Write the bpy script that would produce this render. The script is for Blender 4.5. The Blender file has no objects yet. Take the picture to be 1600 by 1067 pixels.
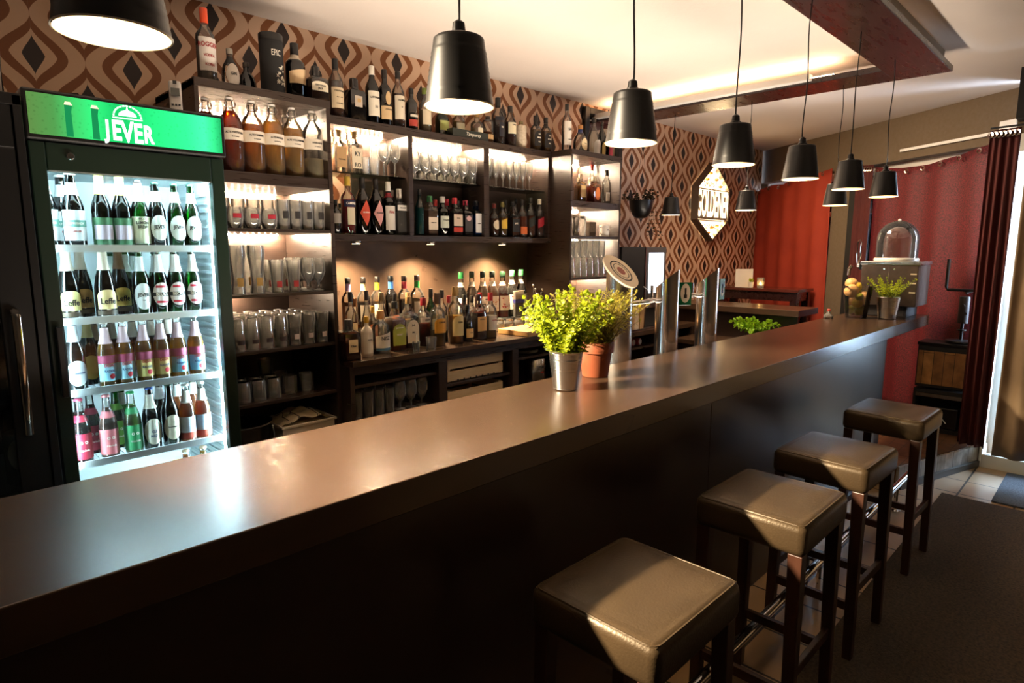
import bpy, bmesh, math, random
from math import sin, cos, pi, radians
from mathutils import Matrix, Vector
random.seed(7)
S = bpy.context.scene
COL = S.collection

# ------------------------------------------------------------------ camera, world, exposure
cam_data = bpy.data.cameras.new('camera')
cam_data.sensor_width = 36.0
cam_data.lens = 965.57 / 1600 * 36.0
cam_data.clip_start = 0.02
cam = bpy.data.objects.new('camera', cam_data)
COL.objects.link(cam)
cam.matrix_world = Matrix(((0.706055, 0.103758, -0.700514, 0), (-0.708156, 0.105109, -0.698189, 0), (0.001187, 0.989033, --0.147689, 1.62), (0, 0, 0, 1)))
S.camera = cam
S.view_settings.view_transform = 'Standard'
S.view_settings.look = 'None'
S.view_settings.gamma = 1
S.view_settings.exposure = 0.93
S.cycles.caustics_reflective = False
S.cycles.caustics_refractive = False
S.cycles.transparent_max_bounces = 32
S.cycles.max_bounces = 8
S.cycles.diffuse_bounces = 4
S.cycles.glossy_bounces = 4
S.cycles.sample_clamp_indirect = 6.0

world = bpy.data.worlds.new('sky')
S.world = world
world.use_nodes = True
world.node_tree.nodes['Background'].inputs[0].default_value = (0.62, 0.76, 1.0, 1)
world.node_tree.nodes['Background'].inputs[1].default_value = 5.0

def area_light(name, loc, target, sx, sy, power, color, spread=180):
    d = bpy.data.lights.new(name, 'AREA')
    d.shape = 'RECTANGLE'; d.size = sx; d.size_y = sy; d.energy = power; d.color = color; d.spread = radians(spread)
    o = bpy.data.objects.new(name, d); COL.objects.link(o)
    o.location = loc
    o.rotation_euler = (Vector(target) - Vector(loc)).to_track_quat('-Z', 'Y').to_euler()
    return o

WARM = (1.0, 0.70, 0.42)
# daylight falling in through the glazed entrance door
area_light('daylight_at_door', (6.6, -0.1, 1.5), (3.2, 0.9, 0.3), 0.9, 1.9, 260, (0.55, 0.72, 1.0))
# warm ceiling light over the aisle: a spot that throws the edge shadow of the bar top across the stool seats
sd = bpy.data.lights.new('aisle_ceiling_spot', 'SPOT'); sd.energy = 3000; sd.color = (1.0, .80, .55); sd.spot_size = radians(31); sd.spot_blend = .45; sd.shadow_soft_size = .05
so = bpy.data.objects.new('aisle_ceiling_spot', sd); COL.objects.link(so); so.location = (-1.3, 2.97, 2.79)
so.rotation_euler = (Vector((2.25, .72, .75)) - so.location).to_track_quat('-Z', 'Y').to_euler()
# added warm fill, hidden behind the bar, to brighten the ceiling
area_light('ceiling_fill_behind_bar', (2.6, 1.84, .93), (2.6, 2.0, 3), 4.4, .16, 46, (1.0, .85, .70), 130)
# warm fill without a fixture, added to lift the street end of the bar
area_light('bar_end_fill', (4.85, 2.3, 2.79), (5.9, 1.7, 1.2), .5, .5, 42, (1.0, .76, .52), 130)
# ceiling light over the rest of the room, behind the camera
area_light('guest_room_light', (1.8, -1.6, 2.75), (2.4, 0.3, 0.4), 2.4, 0.5, 1.5, (1.0, 0.74, 0.5))

# ------------------------------------------------------------------ mesh helpers
class MB:
    def __init__(self): self.v = []; self.f = []
    def add(self, vs, fs):
        n = len(self.v); self.v += [tuple(p) for p in vs]; self.f += [tuple(i + n for i in f) for f in fs]; return self
    def box(self, x0, x1, y0, y1, z0, z1):
        return self.add([(x0,y0,z0),(x1,y0,z0),(x1,y1,z0),(x0,y1,z0),(x0,y0,z1),(x1,y0,z1),(x1,y1,z1),(x0,y1,z1)],
                        [(0,3,2,1),(4,5,6,7),(0,1,5,4),(1,2,6,5),(2,3,7,6),(3,0,4,7)])
    def obox(self, c, sx, sy, sz, M=None):
        M = M or Matrix.Identity(3); c = Vector(c)
        vs = [c + M @ Vector((a*sx/2, b*sy/2, d*sz/2)) for d in (-1,1) for a,b in ((-1,-1),(1,-1),(1,1),(-1,1))]
        return self.add(vs, [(0,3,2,1),(4,5,6,7),(0,1,5,4),(1,2,6,5),(2,3,7,6),(3,0,4,7)])
    def lathe(self, prof, n=20, c=(0,0,0), sq=0.0, M=None, cap=True, sx=1.0, sy=1.0):
        vs = []; fs = []
        c = Vector(c)
        for r, z in prof:
            for k in range(n):
                a = 2*pi*(k+.5)/n; q = 1.0
                if sq > 0: q = 1 + sq*(1/max(abs(cos(a)), abs(sin(a))) - 1)
                p = Vector((r*q*cos(a)*sx, r*q*sin(a)*sy, z))
                if M: p = M @ p
                vs.append(c + p)
        m = len(prof)
        for i in range(m-1):
            for k in range(n):
                k2 = (k+1) % n
                fs.append((i*n+k, i*n+k2, (i+1)*n+k2, (i+1)*n+k))
        if cap:
            if prof[0][0] > 1e-5: fs.append(tuple(reversed(range(n))))
            if prof[-1][0] > 1e-5: fs.append(tuple((m-1)*n+k for k in range(n)))
        return self.add(vs, fs)
    def tube(self, pts, r, n=8):
        pts = [Vector(p) for p in pts]; rs = r if isinstance(r, (list, tuple)) else [r]*len(pts)
        vs = []; fs = []
        up = Vector((0,0,1))
        d0 = (pts[1]-pts[0]).normalized()
        if abs(d0.dot(up)) > .95: up = Vector((1,0,0))
        for i, p in enumerate(pts):
            d = (pts[min(i+1,len(pts)-1)] - pts[max(i-1,0)]).normalized()
            a = d.cross(up).normalized(); b = d.cross(a).normalized()
            up = a.cross(d).normalized() if abs(a.cross(d).dot(up)) > 0 else up
            for k in range(n):
                t = 2*pi*k/n; vs.append(p + a*cos(t)*rs[i] + b*sin(t)*rs[i])
        for i in range(len(pts)-1):
            for k in range(n):
                k2 = (k+1) % n; fs.append((i*n+k, i*n+k2, (i+1)*n+k2, (i+1)*n+k))
        fs.append(tuple(reversed(range(n)))); fs.append(tuple((len(pts)-1)*n+k for k in range(n)))
        return self.add(vs, fs)
    def prism(self, poly, z0, z1):
        n = len(poly)
        return self.add([(x,y,z0) for x,y in poly]+[(x,y,z1) for x,y in poly],
            [tuple(reversed(range(n))), tuple(range(n,2*n))]+[(i,(i+1)%n,n+(i+1)%n,n+i) for i in range(n)])
    def xprism(self, poly, y0, y1):      # polygon given in x,z and pushed along y
        n = len(poly)
        return self.add([(x,y0,z) for x,z in poly]+[(x,y1,z) for x,z in poly],
            [tuple(range(n)), tuple(reversed(range(n,2*n)))]+[(i,n+i,n+(i+1)%n,(i+1)%n) for i in range(n)])
    def ball(self, c, r, n=16, m=10, sz=1.0, wob=0.0):
        prof = [(r*sin(pi*i/m), -r*cos(pi*i/m)*sz) for i in range(m+1)]
        prof[0] = (0.0004, prof[0][1]); prof[-1] = (0.0004, prof[-1][1])
        return self.lathe(prof, n, c)
    def build(self, name, mat, parent=None, smooth=True, bevel=0.0, loc=None, angle=35, segs=2):
        me = bpy.data.meshes.new(name)
        me.from_pydata([tuple(p) for p in self.v], [], self.f); me.update()
        bm = bmesh.new(); bm.from_mesh(me); bmesh.ops.recalc_face_normals(bm, faces=bm.faces); bm.to_mesh(me); bm.free()
        me.materials.append(mat)
        if smooth:
            me.polygons.foreach_set('use_smooth', [True]*len(me.polygons))
            me.set_sharp_from_angle(angle=radians(angle))
        o = bpy.data.objects.new(name, me); COL.objects.link(o)
        if parent: o.parent = parent
        if loc: o.location = loc
        if bevel > 0:
            b = o.modifiers.new('bevel', 'BEVEL'); b.width = bevel; b.segments = segs; b.limit_method = 'ANGLE'; b.angle_limit = radians(40)
        return o

def thing(name, label, cat, loc=(0,0,0), rotz=0.0, group=None):
    o = bpy.data.objects.new(name, None); COL.objects.link(o)
    o.empty_display_size = .05
    o.location = loc; o.rotation_euler = (0,0,rotz); o['label'] = label; o['category'] = cat
    if group: o['group'] = group
    return o
def tag(o, label, cat, group=None, kind=None):
    o['label'] = label; o['category'] = cat
    if group: o['group'] = group
    if kind: o['kind'] = kind
    return o
def struct(o): o['kind'] = 'structure'; return o
def dup(root, loc, rotz=None, label=None, group=None):
    r = root.copy(); COL.objects.link(r); r.location = loc
    if rotz is not None: r.rotation_euler = (0,0,rotz)
    if label: r['label'] = label
    if group: r['group'] = group
    for ch in list(root.children):
        c = ch.copy(); COL.objects.link(c); c.parent = r
        for g in list(ch.children):
            d = g.copy(); COL.objects.link(d); d.parent = c
    return r

ORD = ['first','second','third','fourth','fifth','sixth','seventh','eighth','ninth','tenth','eleventh','twelfth','thirteenth','fourteenth','fifteenth','sixteenth','seventeenth','eighteenth','nineteenth','twentieth','twenty first','twenty second']

# ------------------------------------------------------------------ materials
def srgb(h):
    if isinstance(h, str):
        h = h.lstrip('#'); c = [int(h[i:i+2],16)/255 for i in (0,2,4)]
    else: c = h
    return tuple((x/12.92 if x <= .04045 else ((x+.055)/1.055)**2.4) for x in c) + (1.0,)
def pm(name, col, rough=.5, metal=0.0, emis=None, es=0.0, var=None, scale=20, stretch=(1,1,1), bump=0.0, spec=.5, rvar=0.0, coat=0.0, bscale=None, trans=0.0, sheen=0.0, detail=4):
    m = bpy.data.materials.new(name); m.use_nodes = True
    nt = m.node_tree; b = nt.nodes['Principled BSDF']
    c = srgb(col)
    b.inputs['Base Color'].default_value = c
    b.inputs['Roughness'].default_value = rough; b.inputs['Metallic'].default_value = metal
    b.inputs['Specular IOR Level'].default_value = spec
    if coat: b.inputs['Coat Weight'].default_value = coat; b.inputs['Coat Roughness'].default_value = .1
    if trans: b.inputs['Transmission Weight'].default_value = trans
    if sheen: b.inputs['Sheen Weight'].default_value = sheen; b.inputs['Sheen Tint'].default_value = c; b.inputs['Sheen Roughness'].default_value = .4
    if emis: b.inputs['Emission Color'].default_value = srgb(emis); b.inputs['Emission Strength'].default_value = es
    if var or bump or rvar:
        tc = nt.nodes.new('ShaderNodeTexCoord'); mp = nt.nodes.new('ShaderNodeMapping')
        mp.inputs['Scale'].default_value = stretch
        nt.links.new(tc.outputs['Object'], mp.inputs['Vector'])
        no = nt.nodes.new('ShaderNodeTexNoise'); no.inputs['Scale'].default_value = scale; no.inputs['Detail'].default_value = detail
        nt.links.new(mp.outputs[0], no.inputs['Vector'])
        if var:
            r = nt.nodes.new('ShaderNodeValToRGB'); r.color_ramp.elements[0].position = .3; r.color_ramp.elements[1].position = .7
            r.color_ramp.elements[0].color = c; r.color_ramp.elements[1].color = srgb(var)
            nt.links.new(no.outputs['Fac'], r.inputs[0]); nt.links.new(r.outputs[0], b.inputs['Base Color'])
        if rvar:
            mr = nt.nodes.new('ShaderNodeMapRange'); mr.inputs[1].default_value=.3; mr.inputs[2].default_value=.7
            mr.inputs[3].default_value = max(0,rough-rvar); mr.inputs[4].default_value = rough+rvar
            nt.links.new(no.outputs['Fac'], mr.inputs[0]); nt.links.new(mr.outputs[0], b.inputs['Roughness'])
        if bump:
            n2 = no
            if bscale:
                n2 = nt.nodes.new('ShaderNodeTexNoise'); n2.inputs['Scale'].default_value = bscale; n2.inputs['Detail'].default_value = 3
                nt.links.new(mp.outputs[0], n2.inputs['Vector'])
            bp = nt.nodes.new('ShaderNodeBump'); bp.inputs['Strength'].default_value = bump; bp.inputs['Distance'].default_value = .01
            nt.links.new(n2.outputs['Fac'], bp.inputs['Height']); nt.links.new(bp.outputs[0], b.inputs['Normal'])
    return m
def glass(name, col=(.96,.97,.97), edge=None, rough=.03, gloss=1.0, power=2.0, milk=0.0):
    """thin clear glass: tinted see-through body that darkens where it is seen edge-on, with a mirror-like skin"""
    m = bpy.data.materials.new(name); m.use_nodes = True; nt = m.node_tree
    nt.nodes.clear(); N = nt.nodes.new; L = nt.links.new
    out = N('ShaderNodeOutputMaterial'); tr = N('ShaderNodeBsdfTransparent'); gl = N('ShaderNodeBsdfGlossy'); mx = N('ShaderNodeMixShader')
    lw = N('ShaderNodeLayerWeight'); lw.inputs['Blend'].default_value = .5
    pw = N('ShaderNodeMath'); pw.operation = 'POWER'; pw.inputs[1].default_value = power
    L(lw.outputs['Facing'], pw.inputs[0])
    cm = N('ShaderNodeMix'); cm.data_type = 'RGBA'
    cm.inputs[6].default_value = srgb(col); cm.inputs[7].default_value = srgb(edge or tuple(x*.45 for x in (col if not isinstance(col,str) else [int(col.lstrip('#')[i:i+2],16)/255 for i in (0,2,4)])))
    L(pw.outputs[0], cm.inputs[0]); L(cm.outputs[2], tr.inputs[0])
    fr = N('ShaderNodeFresnel'); fr.inputs[0].default_value = 1.5
    mm = N('ShaderNodeMath'); mm.operation = 'MULTIPLY_ADD'; mm.inputs[1].default_value = gloss; mm.inputs[2].default_value = .03; mm.use_clamp = True
    L(fr.outputs[0], mm.inputs[0]); L(mm.outputs[0], mx.inputs[0])
    gl.inputs['Roughness'].default_value = rough
    body = tr.outputs[0]
    if milk:                           # glass that catches light at its rim and cut edges
        df = N('ShaderNodeBsdfTranslucent'); df.inputs[0].default_value = (.9,.88,.84,1); d2 = N('ShaderNodeBsdfDiffuse'); d2.inputs[0].default_value = (.9,.88,.84,1)
        ad = N('ShaderNodeMixShader'); L(df.outputs[0], ad.inputs[1]); L(d2.outputs[0], ad.inputs[2])
        fm = N('ShaderNodeMath'); fm.operation = 'MULTIPLY_ADD'; fm.inputs[1].default_value = milk*3.2; fm.inputs[2].default_value = milk*.35; L(pw.outputs[0], fm.inputs[0])
        m3 = N('ShaderNodeMixShader'); L(fm.outputs[0], m3.inputs[0]); L(tr.outputs[0], m3.inputs[1]); L(ad.outputs[0], m3.inputs[2]); body = m3.outputs[0]
    L(body, mx.inputs[1]); L(gl.outputs[0], mx.inputs[2]); L(mx.outputs[0], out.inputs[0])
    return m
def liquid(name, col, dens=.5):
    m = bpy.data.materials.new(name); m.use_nodes = True; nt = m.node_tree
    nt.nodes.clear(); N = nt.nodes.new; L = nt.links.new
    out = N('ShaderNodeOutputMaterial'); tr = N('ShaderNodeBsdfTransparent'); di = N('ShaderNodeBsdfTranslucent'); d2 = N('ShaderNodeBsdfDiffuse'); mx = N('ShaderNodeMixShader'); m2 = N('ShaderNodeMixShader')
    for s in (tr, di, d2): s.inputs[0].default_value = srgb(col)
    m2.inputs[0].default_value = .5; L(di.outputs[0], m2.inputs[1]); L(d2.outputs[0], m2.inputs[2])
    mx.inputs[0].default_value = dens; L(tr.outputs[0], mx.inputs[1]); L(m2.outputs[0], mx.inputs[2]); L(mx.outputs[0], out.inputs[0])
    return m
def emit(name, col, s):
    m = bpy.data.materials.new(name); m.use_nodes = True; nt = m.node_tree; nt.nodes.clear()
    e = nt.nodes.new('ShaderNodeEmission'); e.inputs[0].default_value = srgb(col); e.inputs[1].default_value = s
    o = nt.nodes.new('ShaderNodeOutputMaterial'); nt.links.new(e.outputs[0], o.inputs[0]); return m

_cache = {}
def C(col, rough=.5, metal=0.0):            # plain material from a colour, cached
    k = (col, rough, metal)
    if k not in _cache: _cache[k] = pm('paint_'+str(col).lstrip('#'), col, rough, metal)
    return _cache[k]

DARK = pm('dark_laminate', '#2b211c', .34, var='#382b24', scale=9, stretch=(1,1,14), rvar=.08, spec=.5)
DARKH = pm('dark_laminate_h', '#2b211c', .32, var='#382b24', scale=9, stretch=(1,14,14), rvar=.08)
BACKP = pm('dark_back_panel', '#3a2d26', .45, var='#48382f', scale=8, rvar=.1, stretch=(1,1,8))
TOP = pm('bar_top', '#3c2b1e', .27, var='#433022', scale=2.5, stretch=(1,7,7), spec=.6, detail=2)
FRONT = pm('bar_front', '#33251e', .30, var='#3b2c24', scale=4)
BLACK = pm('black_plastic', '#0d0c0c', .35)
BLACKM = pm('black_matte', '#141211', .7)
TOWERC = pm('tower_chrome', '#efece8', .13, 1.0)
CHROME = pm('chrome', '#e6e4e2', .08, 1.0)
STEEL = pm('brushed_steel', '#c9c4be', .24, 1.0, var='#b5afa8', scale=30, stretch=(1,1,.05))
ZINC = pm('zinc', '#c4c1bb', .27, 1.0, var='#b4b1ab', scale=24)
WHITE = pm('white_paint', '#e9e6e0', .5)
CEIL = pm('ceiling_plaster', '#dacec2', .75, var='#d2c5b8', scale=1.2, bump=.15, bscale=55)
TAUPE = pm('taupe_paint', '#6a5a48', .8, var='#65553f', scale=40, bump=.05)
MAHOG = pm('dark_red_wood', '#230e0c', .3, var='#29110d', scale=7, stretch=(1,6,6), rvar=.06, coat=.3)
LEATHER = pm('black_leather', '#32271a', .38, var='#392d1e', scale=9, bump=.10, bscale=160, spec=.32, coat=.06)
LEATHER.node_tree.nodes['Principled BSDF'].inputs['Specular Tint'].default_value = (1,.86,.66,1)
LEATHER.node_tree.nodes['Principled BSDF'].inputs['IOR'].default_value = 1.5
LEATHER.node_tree.nodes['Principled BSDF'].inputs['Coat Roughness'].default_value = .16
LEGWOOD = pm('stool_wood', '#2c170e', .38, var='#3e2214', scale=14, stretch=(1,1,.12), rvar=.06)
VELVET = pm('red_velvet', '#942c16', .8, var='#a3351b', scale=5, sheen=.25, bump=.12, bscale=60)
VELVET2 = pm('crimson_sparkle_velvet', '#36080a', .65, var='#701620', scale=110, sheen=.2, bump=.2, bscale=120, detail=1)
VELVET3 = pm('dark_red_velvet', '#45100c', .8, var='#50140d', scale=5, sheen=.2, bump=.12, bscale=60)
BEIGE = pm('beige_curtain', '#8a7355', .75, var='#7d674b', scale=6, sheen=.2)
LABW = pm('paper_label', '#e9dfcd', .6)
WOODL = pm('light_wood', '#c9a26c', .5, var='#b98b52', scale=10, stretch=(1,1,10))
PALEW = pm('pale_crate_wood', '#d9bf95', .6, var='#cdb083', scale=8, stretch=(1,1,12))
G_CLEAR = glass('clear_glass', '#f6f6f3', '#b9b0a6', power=3.5, gloss=1.3, milk=.62)
G_BOT = glass('clear_bottle_glass', '#f4f3ee', '#9c9388', power=3.2, gloss=1.2, milk=.07)
G_VASE = glass('vase_glass', '#f8f8f6', '#d8d4cc', power=4, gloss=1.0, milk=.05)
G_PANE = glass('pane_glass', '#eef2ef', '#b8c4be', power=3)
G_BROWN = glass('brown_glass', '#4a2410', '#120804')
G_DBROWN = glass('dark_brown_glass', '#2a1510', '#080404')
G_GREEN = glass('green_glass', '#2f8a35', '#08300f')
G_DGREEN = glass('dark_green_glass', '#1c3a1a', '#060f06')
G_BLACK = pm('black_glass', '#0b0a0a', .1, spec=.8)
G_BLUE = glass('blue_glass', '#7ec4f0', '#1d5c9a')
G_TEAL = glass('teal_glass', '#8fd6dc', '#1f6f86')
GL = dict(clear=G_BOT, brown=G_BROWN, dbrown=G_DBROWN, green=G_GREEN, dgreen=G_DGREEN, black=G_BLACK, blue=G_BLUE, teal=G_TEAL)
LIQ = {}
def LQ(col, dens=.55):
    k = (col, dens)
    if k not in LIQ: LIQ[k] = liquid('drink_'+col.lstrip('#'), col, dens)
    return LIQ[k]

# wallpaper: ogee pattern in cream, brown and near black, drawn by distance maths in the wall plane (x, z)
def wallpaper(ax='X'):
    m = bpy.data.materials.new('retro_wallpaper'); m.use_nodes = True; nt = m.node_tree; b = nt.nodes['Principled BSDF']
    b.inputs['Roughness'].default_value = .6
    geo = nt.nodes.new('ShaderNodeTexCoord'); sep = nt.nodes.new('ShaderNodeSeparateXYZ'); nt.links.new(geo.outputs['Object'], sep.inputs[0])
    def M(op, a, c=None, clamp=False):
        n = nt.nodes.new('ShaderNodeMath'); n.operation = op; n.use_clamp = clamp
        for i, v in enumerate((a, c)):
            if v is None: continue
            if isinstance(v, (int, float)): n.inputs[i].default_value = v
            else: nt.links.new(v, n.inputs[i])
        return n.outputs[0]
    PX_, PZ_ = .371, .332
    def lat(ox, oz):
        u = M('DIVIDE', M('SUBTRACT', sep.outputs[0], .530 + ox), PX_); w = M('DIVIDE', M('SUBTRACT', sep.outputs[2], 2.767 + oz), PZ_)
        du = M('MULTIPLY', M('ABSOLUTE', M('SUBTRACT', M('FRACT', M('ADD', u, 50.5)), .5)), PX_)
        dv = M('MULTIPLY', M('ABSOLUTE', M('SUBTRACT', M('FRACT', M('ADD', w, 50.5)), .5)), PZ_)
        return du, dv
    def inside(du, dv, hw, T, p):
        t = M('DIVIDE', dv, T, )
        t1 = M('MINIMUM', t, 1.0)
        cs = M('ADD', M('MULTIPLY', M('COSINE', M('MULTIPLY', t1, pi)), .5), .5)
        ln = M('SUBTRACT', 1.0, t1)
        g = M('ADD', M('MULTIPLY', cs, p), M('MULTIPLY', ln, 1-p))
        d = M('SUBTRACT', M('MULTIPLY', g, hw), du)
        return M('ADD', M('MULTIPLY', d, 900.0), .5, True)
    masks = []
    for hw, T, p in ((.122,.163,.95), (.083,.108,.55), (.040,.078,.35)):
        a = inside(*lat(0,0), hw, T, p); c = inside(*lat(PX_/2, PZ_/2), hw, T, p)
        masks.append(M('MAXIMUM', a, c))
    no = nt.nodes.new('ShaderNodeTexNoise'); no.inputs['Scale'].default_value = 60; nt.links.new(geo.outputs['Object'], no.inputs['Vector'])
    cols = [srgb('#cda88a'), srgb('#7d481d'), srgb('#cda88a'), srgb('#251610')]
    cur = None
    for i, mk in enumerate(masks):
        mx = nt.nodes.new('ShaderNodeMix'); mx.data_type = 'RGBA'
        if cur is None: mx.inputs[6].default_value = cols[0]
        else: nt.links.new(cur, mx.inputs[6])
        mx.inputs[7].default_value = cols[i+1]; nt.links.new(mk, mx.inputs[0]); cur = mx.outputs[2]
    nt.links.new(cur, b.inputs['Base Color'])
    bp = nt.nodes.new('ShaderNodeBump'); bp.inputs['Strength'].default_value = .08; bp.inputs['Distance'].default_value = .004
    nt.links.new(no.outputs['Fac'], bp.inputs['Height']); nt.links.new(bp.outputs[0], b.inputs['Normal'])
    return m
PAPER = wallpaper()

def tiles(name, size, col, col2, grout, rough=.35):
    m = bpy.data.materials.new(name); m.use_nodes = True; nt = m.node_tree; b = nt.nodes['Principled BSDF']
    tc = nt.nodes.new('ShaderNodeTexCoord'); mp = nt.nodes.new('ShaderNodeMapping'); mp.inputs['Location'].default_value = (-.12, -.07, 0)
    br = nt.nodes.new('ShaderNodeTexBrick'); br.offset = 0.0
    br.inputs['Scale'].default_value = 1.0; br.inputs['Brick Width'].default_value = size; br.inputs['Row Height'].default_value = size
    br.inputs['Mortar Size'].default_value = .006; br.inputs['Color1'].default_value = srgb(col); br.inputs['Color2'].default_value = srgb(col2); br.inputs['Mortar'].default_value = srgb(grout)
    nt.links.new(tc.outputs['Object'], mp.inputs[0]); nt.links.new(mp.outputs[0], br.inputs['Vector'])
    nt.links.new(br.outputs['Color'], b.inputs['Base Color']); b.inputs['Roughness'].default_value = rough
    return m
def planks(name, cols, w, l, rough=.4, vert=False):
    m = bpy.data.materials.new(name); m.use_nodes = True; nt = m.node_tree; b = nt.nodes['Principled BSDF']
    tc = nt.nodes.new('ShaderNodeTexCoord'); mp = nt.nodes.new('ShaderNodeMapping')
    if vert: mp.inputs['Rotation'].default_value = (0, pi/2, 0)
    br = nt.nodes.new('ShaderNodeTexBrick'); br.offset = .37
    br.inputs['Scale'].default_value = 1.0; br.inputs['Brick Width'].default_value = l; br.inputs['Row Height'].default_value = w
    br.inputs['Mortar Size'].default_value = .002; br.inputs['Color1'].default_value = srgb(cols[0]); br.inputs['Color2'].default_value = srgb(cols[1]); br.inputs['Mortar'].default_value = srgb(cols[2])
    no = nt.nodes.new('ShaderNodeTexNoise'); no.inputs['Scale'].default_value = 12; no.inputs['Detail'].default_value = 5
    mx = nt.nodes.new('ShaderNodeMix'); mx.data_type = 'RGBA'; mx.blend_type = 'MULTIPLY'; mx.inputs[0].default_value = .7
    rp = nt.nodes.new('ShaderNodeValToRGB'); rp.color_ramp.elements[0].position=.35; rp.color_ramp.elements[1].position=.65; rp.color_ramp.elements[0].color=(.35,.3,.25,1)
    nt.links.new(tc.outputs['Object'], mp.inputs[0]); nt.links.new(mp.outputs[0], br.inputs['Vector']); nt.links.new(mp.outputs[0], no.inputs['Vector'])
    nt.links.new(no.outputs['Fac'], rp.inputs[0]); nt.links.new(br.outputs['Color'], mx.inputs[6]); nt.links.new(rp.outputs[0], mx.inputs[7])
    nt.links.new(mx.outputs[2], b.inputs['Base Color']); b.inputs['Roughness'].default_value = rough
    return m
TILE = tiles('floor_tiles', .30, '#b79a78', '#ac8f6d', '#2b221b')
PLANK = planks('platform_planks', ('#8a5f3c', '#6b4529', '#2a1a10'), .09, .5)
MATC = pm('door_mat_carpet', '#332a20', .95, var='#574836', scale=90, bump=.6, bscale=220)
MATB = pm('grey_blue_mat', '#3d4654', .95, var='#5a6474', scale=90, bump=.5, bscale=200)

# ------------------------------------------------------------------ writing
_txt = {}
def text_mesh(s, size, bold=0.0, shear=0.0, sx=1.0, ext=.0004):
    k = (s, size, bold, shear, sx)
    if k in _txt: return _txt[k]
    cu = bpy.data.curves.new('lettering', 'FONT'); cu.body = s; cu.size = size; cu.align_x = 'CENTER'; cu.align_y = 'CENTER'
    cu.offset = bold; cu.shear = shear; cu.extrude = ext; cu.resolution_u = 3
    o = bpy.data.objects.new('lettering_source', cu); COL.objects.link(o)
    bpy.context.view_layer.update()
    me = bpy.data.meshes.new_from_object(o.evaluated_get(bpy.context.evaluated_depsgraph_get()))
    vs = [(v.co.x*sx, v.co.y, v.co.z) for v in me.vertices]; fs = [tuple(p.vertices) for p in me.polygons]
    bpy.data.objects.remove(o); bpy.data.curves.remove(cu); bpy.data.meshes.remove(me)
    _txt[k] = (vs, fs); return _txt[k]
def lettering(s, size, mat, parent, loc=(0,0,0), R=None, bold=0.0, shear=0.0, sx=1.0, name='lettering', face='-Y', arc=None):
    """text standing in the x,z plane facing -y; R bends it round a cylinder of that radius about the parent's axis"""
    vs, fs = text_mesh(s, size, bold, shear, sx)
    out = []
    for x, y, z in vs:
        if arc:                        # text bowed in its own plane
            a = x/arc; x, y = (arc+y)*sin(a), (arc+y)*cos(a)-arc
        if R:
            a = x/R; out.append((loc[0]+(R+.0006+z)*sin(a), loc[1]-(R+.0006+z)*cos(a), loc[2]+y))
        elif face == '-X': out.append((loc[0]-z, loc[1]-x, loc[2]+y))
        else: out.append((loc[0]+x, loc[1]-z, loc[2]+y))
    mb = MB(); mb.add(out, fs)
    return mb.build(name, mat, parent, smooth=False)
# ================================================================== THE SETTING
CEILZ = 2.83
YW = 3.4
def sbox(name, mat, *b, bevel=0.0):
    return struct(MB().box(*b).build(name, mat, smooth=False, bevel=bevel))
sbox('floor', TILE, -2.0, 8.6, -3.0, 3.6, -.05, 0)
sbox('ceiling', CEIL, -2.0, 9.2, -3.0, 4.0, CEILZ, CEILZ+.1)
sbox('wall_back', PAPER, -2.0, 7.83, YW, YW+.12, 0, CEILZ)
sbox('wall_left', TAUPE, -2.1, -2.0, -3.0, 3.6, 0, CEILZ)
sbox('wall_rear', TAUPE, -2.0, 5.9, -3.1, -3.0, 0, CEILZ)

# oblique street wall at the far end, s runs along it from the wallpaper corner, off into the room
FA = Vector((7.9, 3.52)); FD = Vector((-.5365, -.8439)); FN = Vector((-.8439, .5365))
def FP(s, off): p = FA + FD*s + FN*off; return (p.x, p.y)
def fprism(mb, s0, s1, o0, o1, z0, z1): return mb.prism([FP(s0,o0), FP(s1,o0), FP(s1,o1), FP(s0,o1)], z0, z1)
struct(fprism(MB(), 0.02, 3.45, -.02, -.35, 2.44, CEILZ).build('wall_right', TAUPE, smooth=False))
m = fprism(MB(), 1.45, 1.70, .03, -.35, .157, 2.44); struct(m.build('trim_1', TAUPE, smooth=False))      # pier between the windows
struct(fprism(MB(), 3.17, 3.30, -.0, -.35, .16, 2.60).build('trim_2', WHITE, smooth=False))
struct(fprism(MB(), -.05, .04, .0, -.35, .16, 2.44).build('trim_3', TAUPE, smooth=False))
def window(name, s0, s1):
    w = struct(thing(name, '', '')) ; del w['label']; del w['category']
    f = MB()
    for a, b, z0, z1 in ((s0, s0+.03, .16, 2.44), (s1-.06, s1, .16, 2.44), (s0+.06, s1-.06, 2.36, 2.44), (s0+.06, s1-.06, .16, .9), (s0+.06, s1-.06, 1.98, 2.03)):
        fprism(f, a, b, -.16, -.22, z0, z1)
    fo = f.build('window_frame', WHITE, w, smooth=False)
    fprism(MB(), s0+.03, s1-.06, -.18, -.19, .9, 2.36).build('window_pane', G_PANE, w, smooth=False)
window('window_1', .05, 1.49); window('window_2', 1.71, 3.16)
# white strip under the lintel over the right-hand curtain
mb = fprism(MB(), 2.25, 3.2, .012, .0, 2.508, 2.532)
struct(mb.build('trim_4', WHITE, smooth=False))
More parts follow.
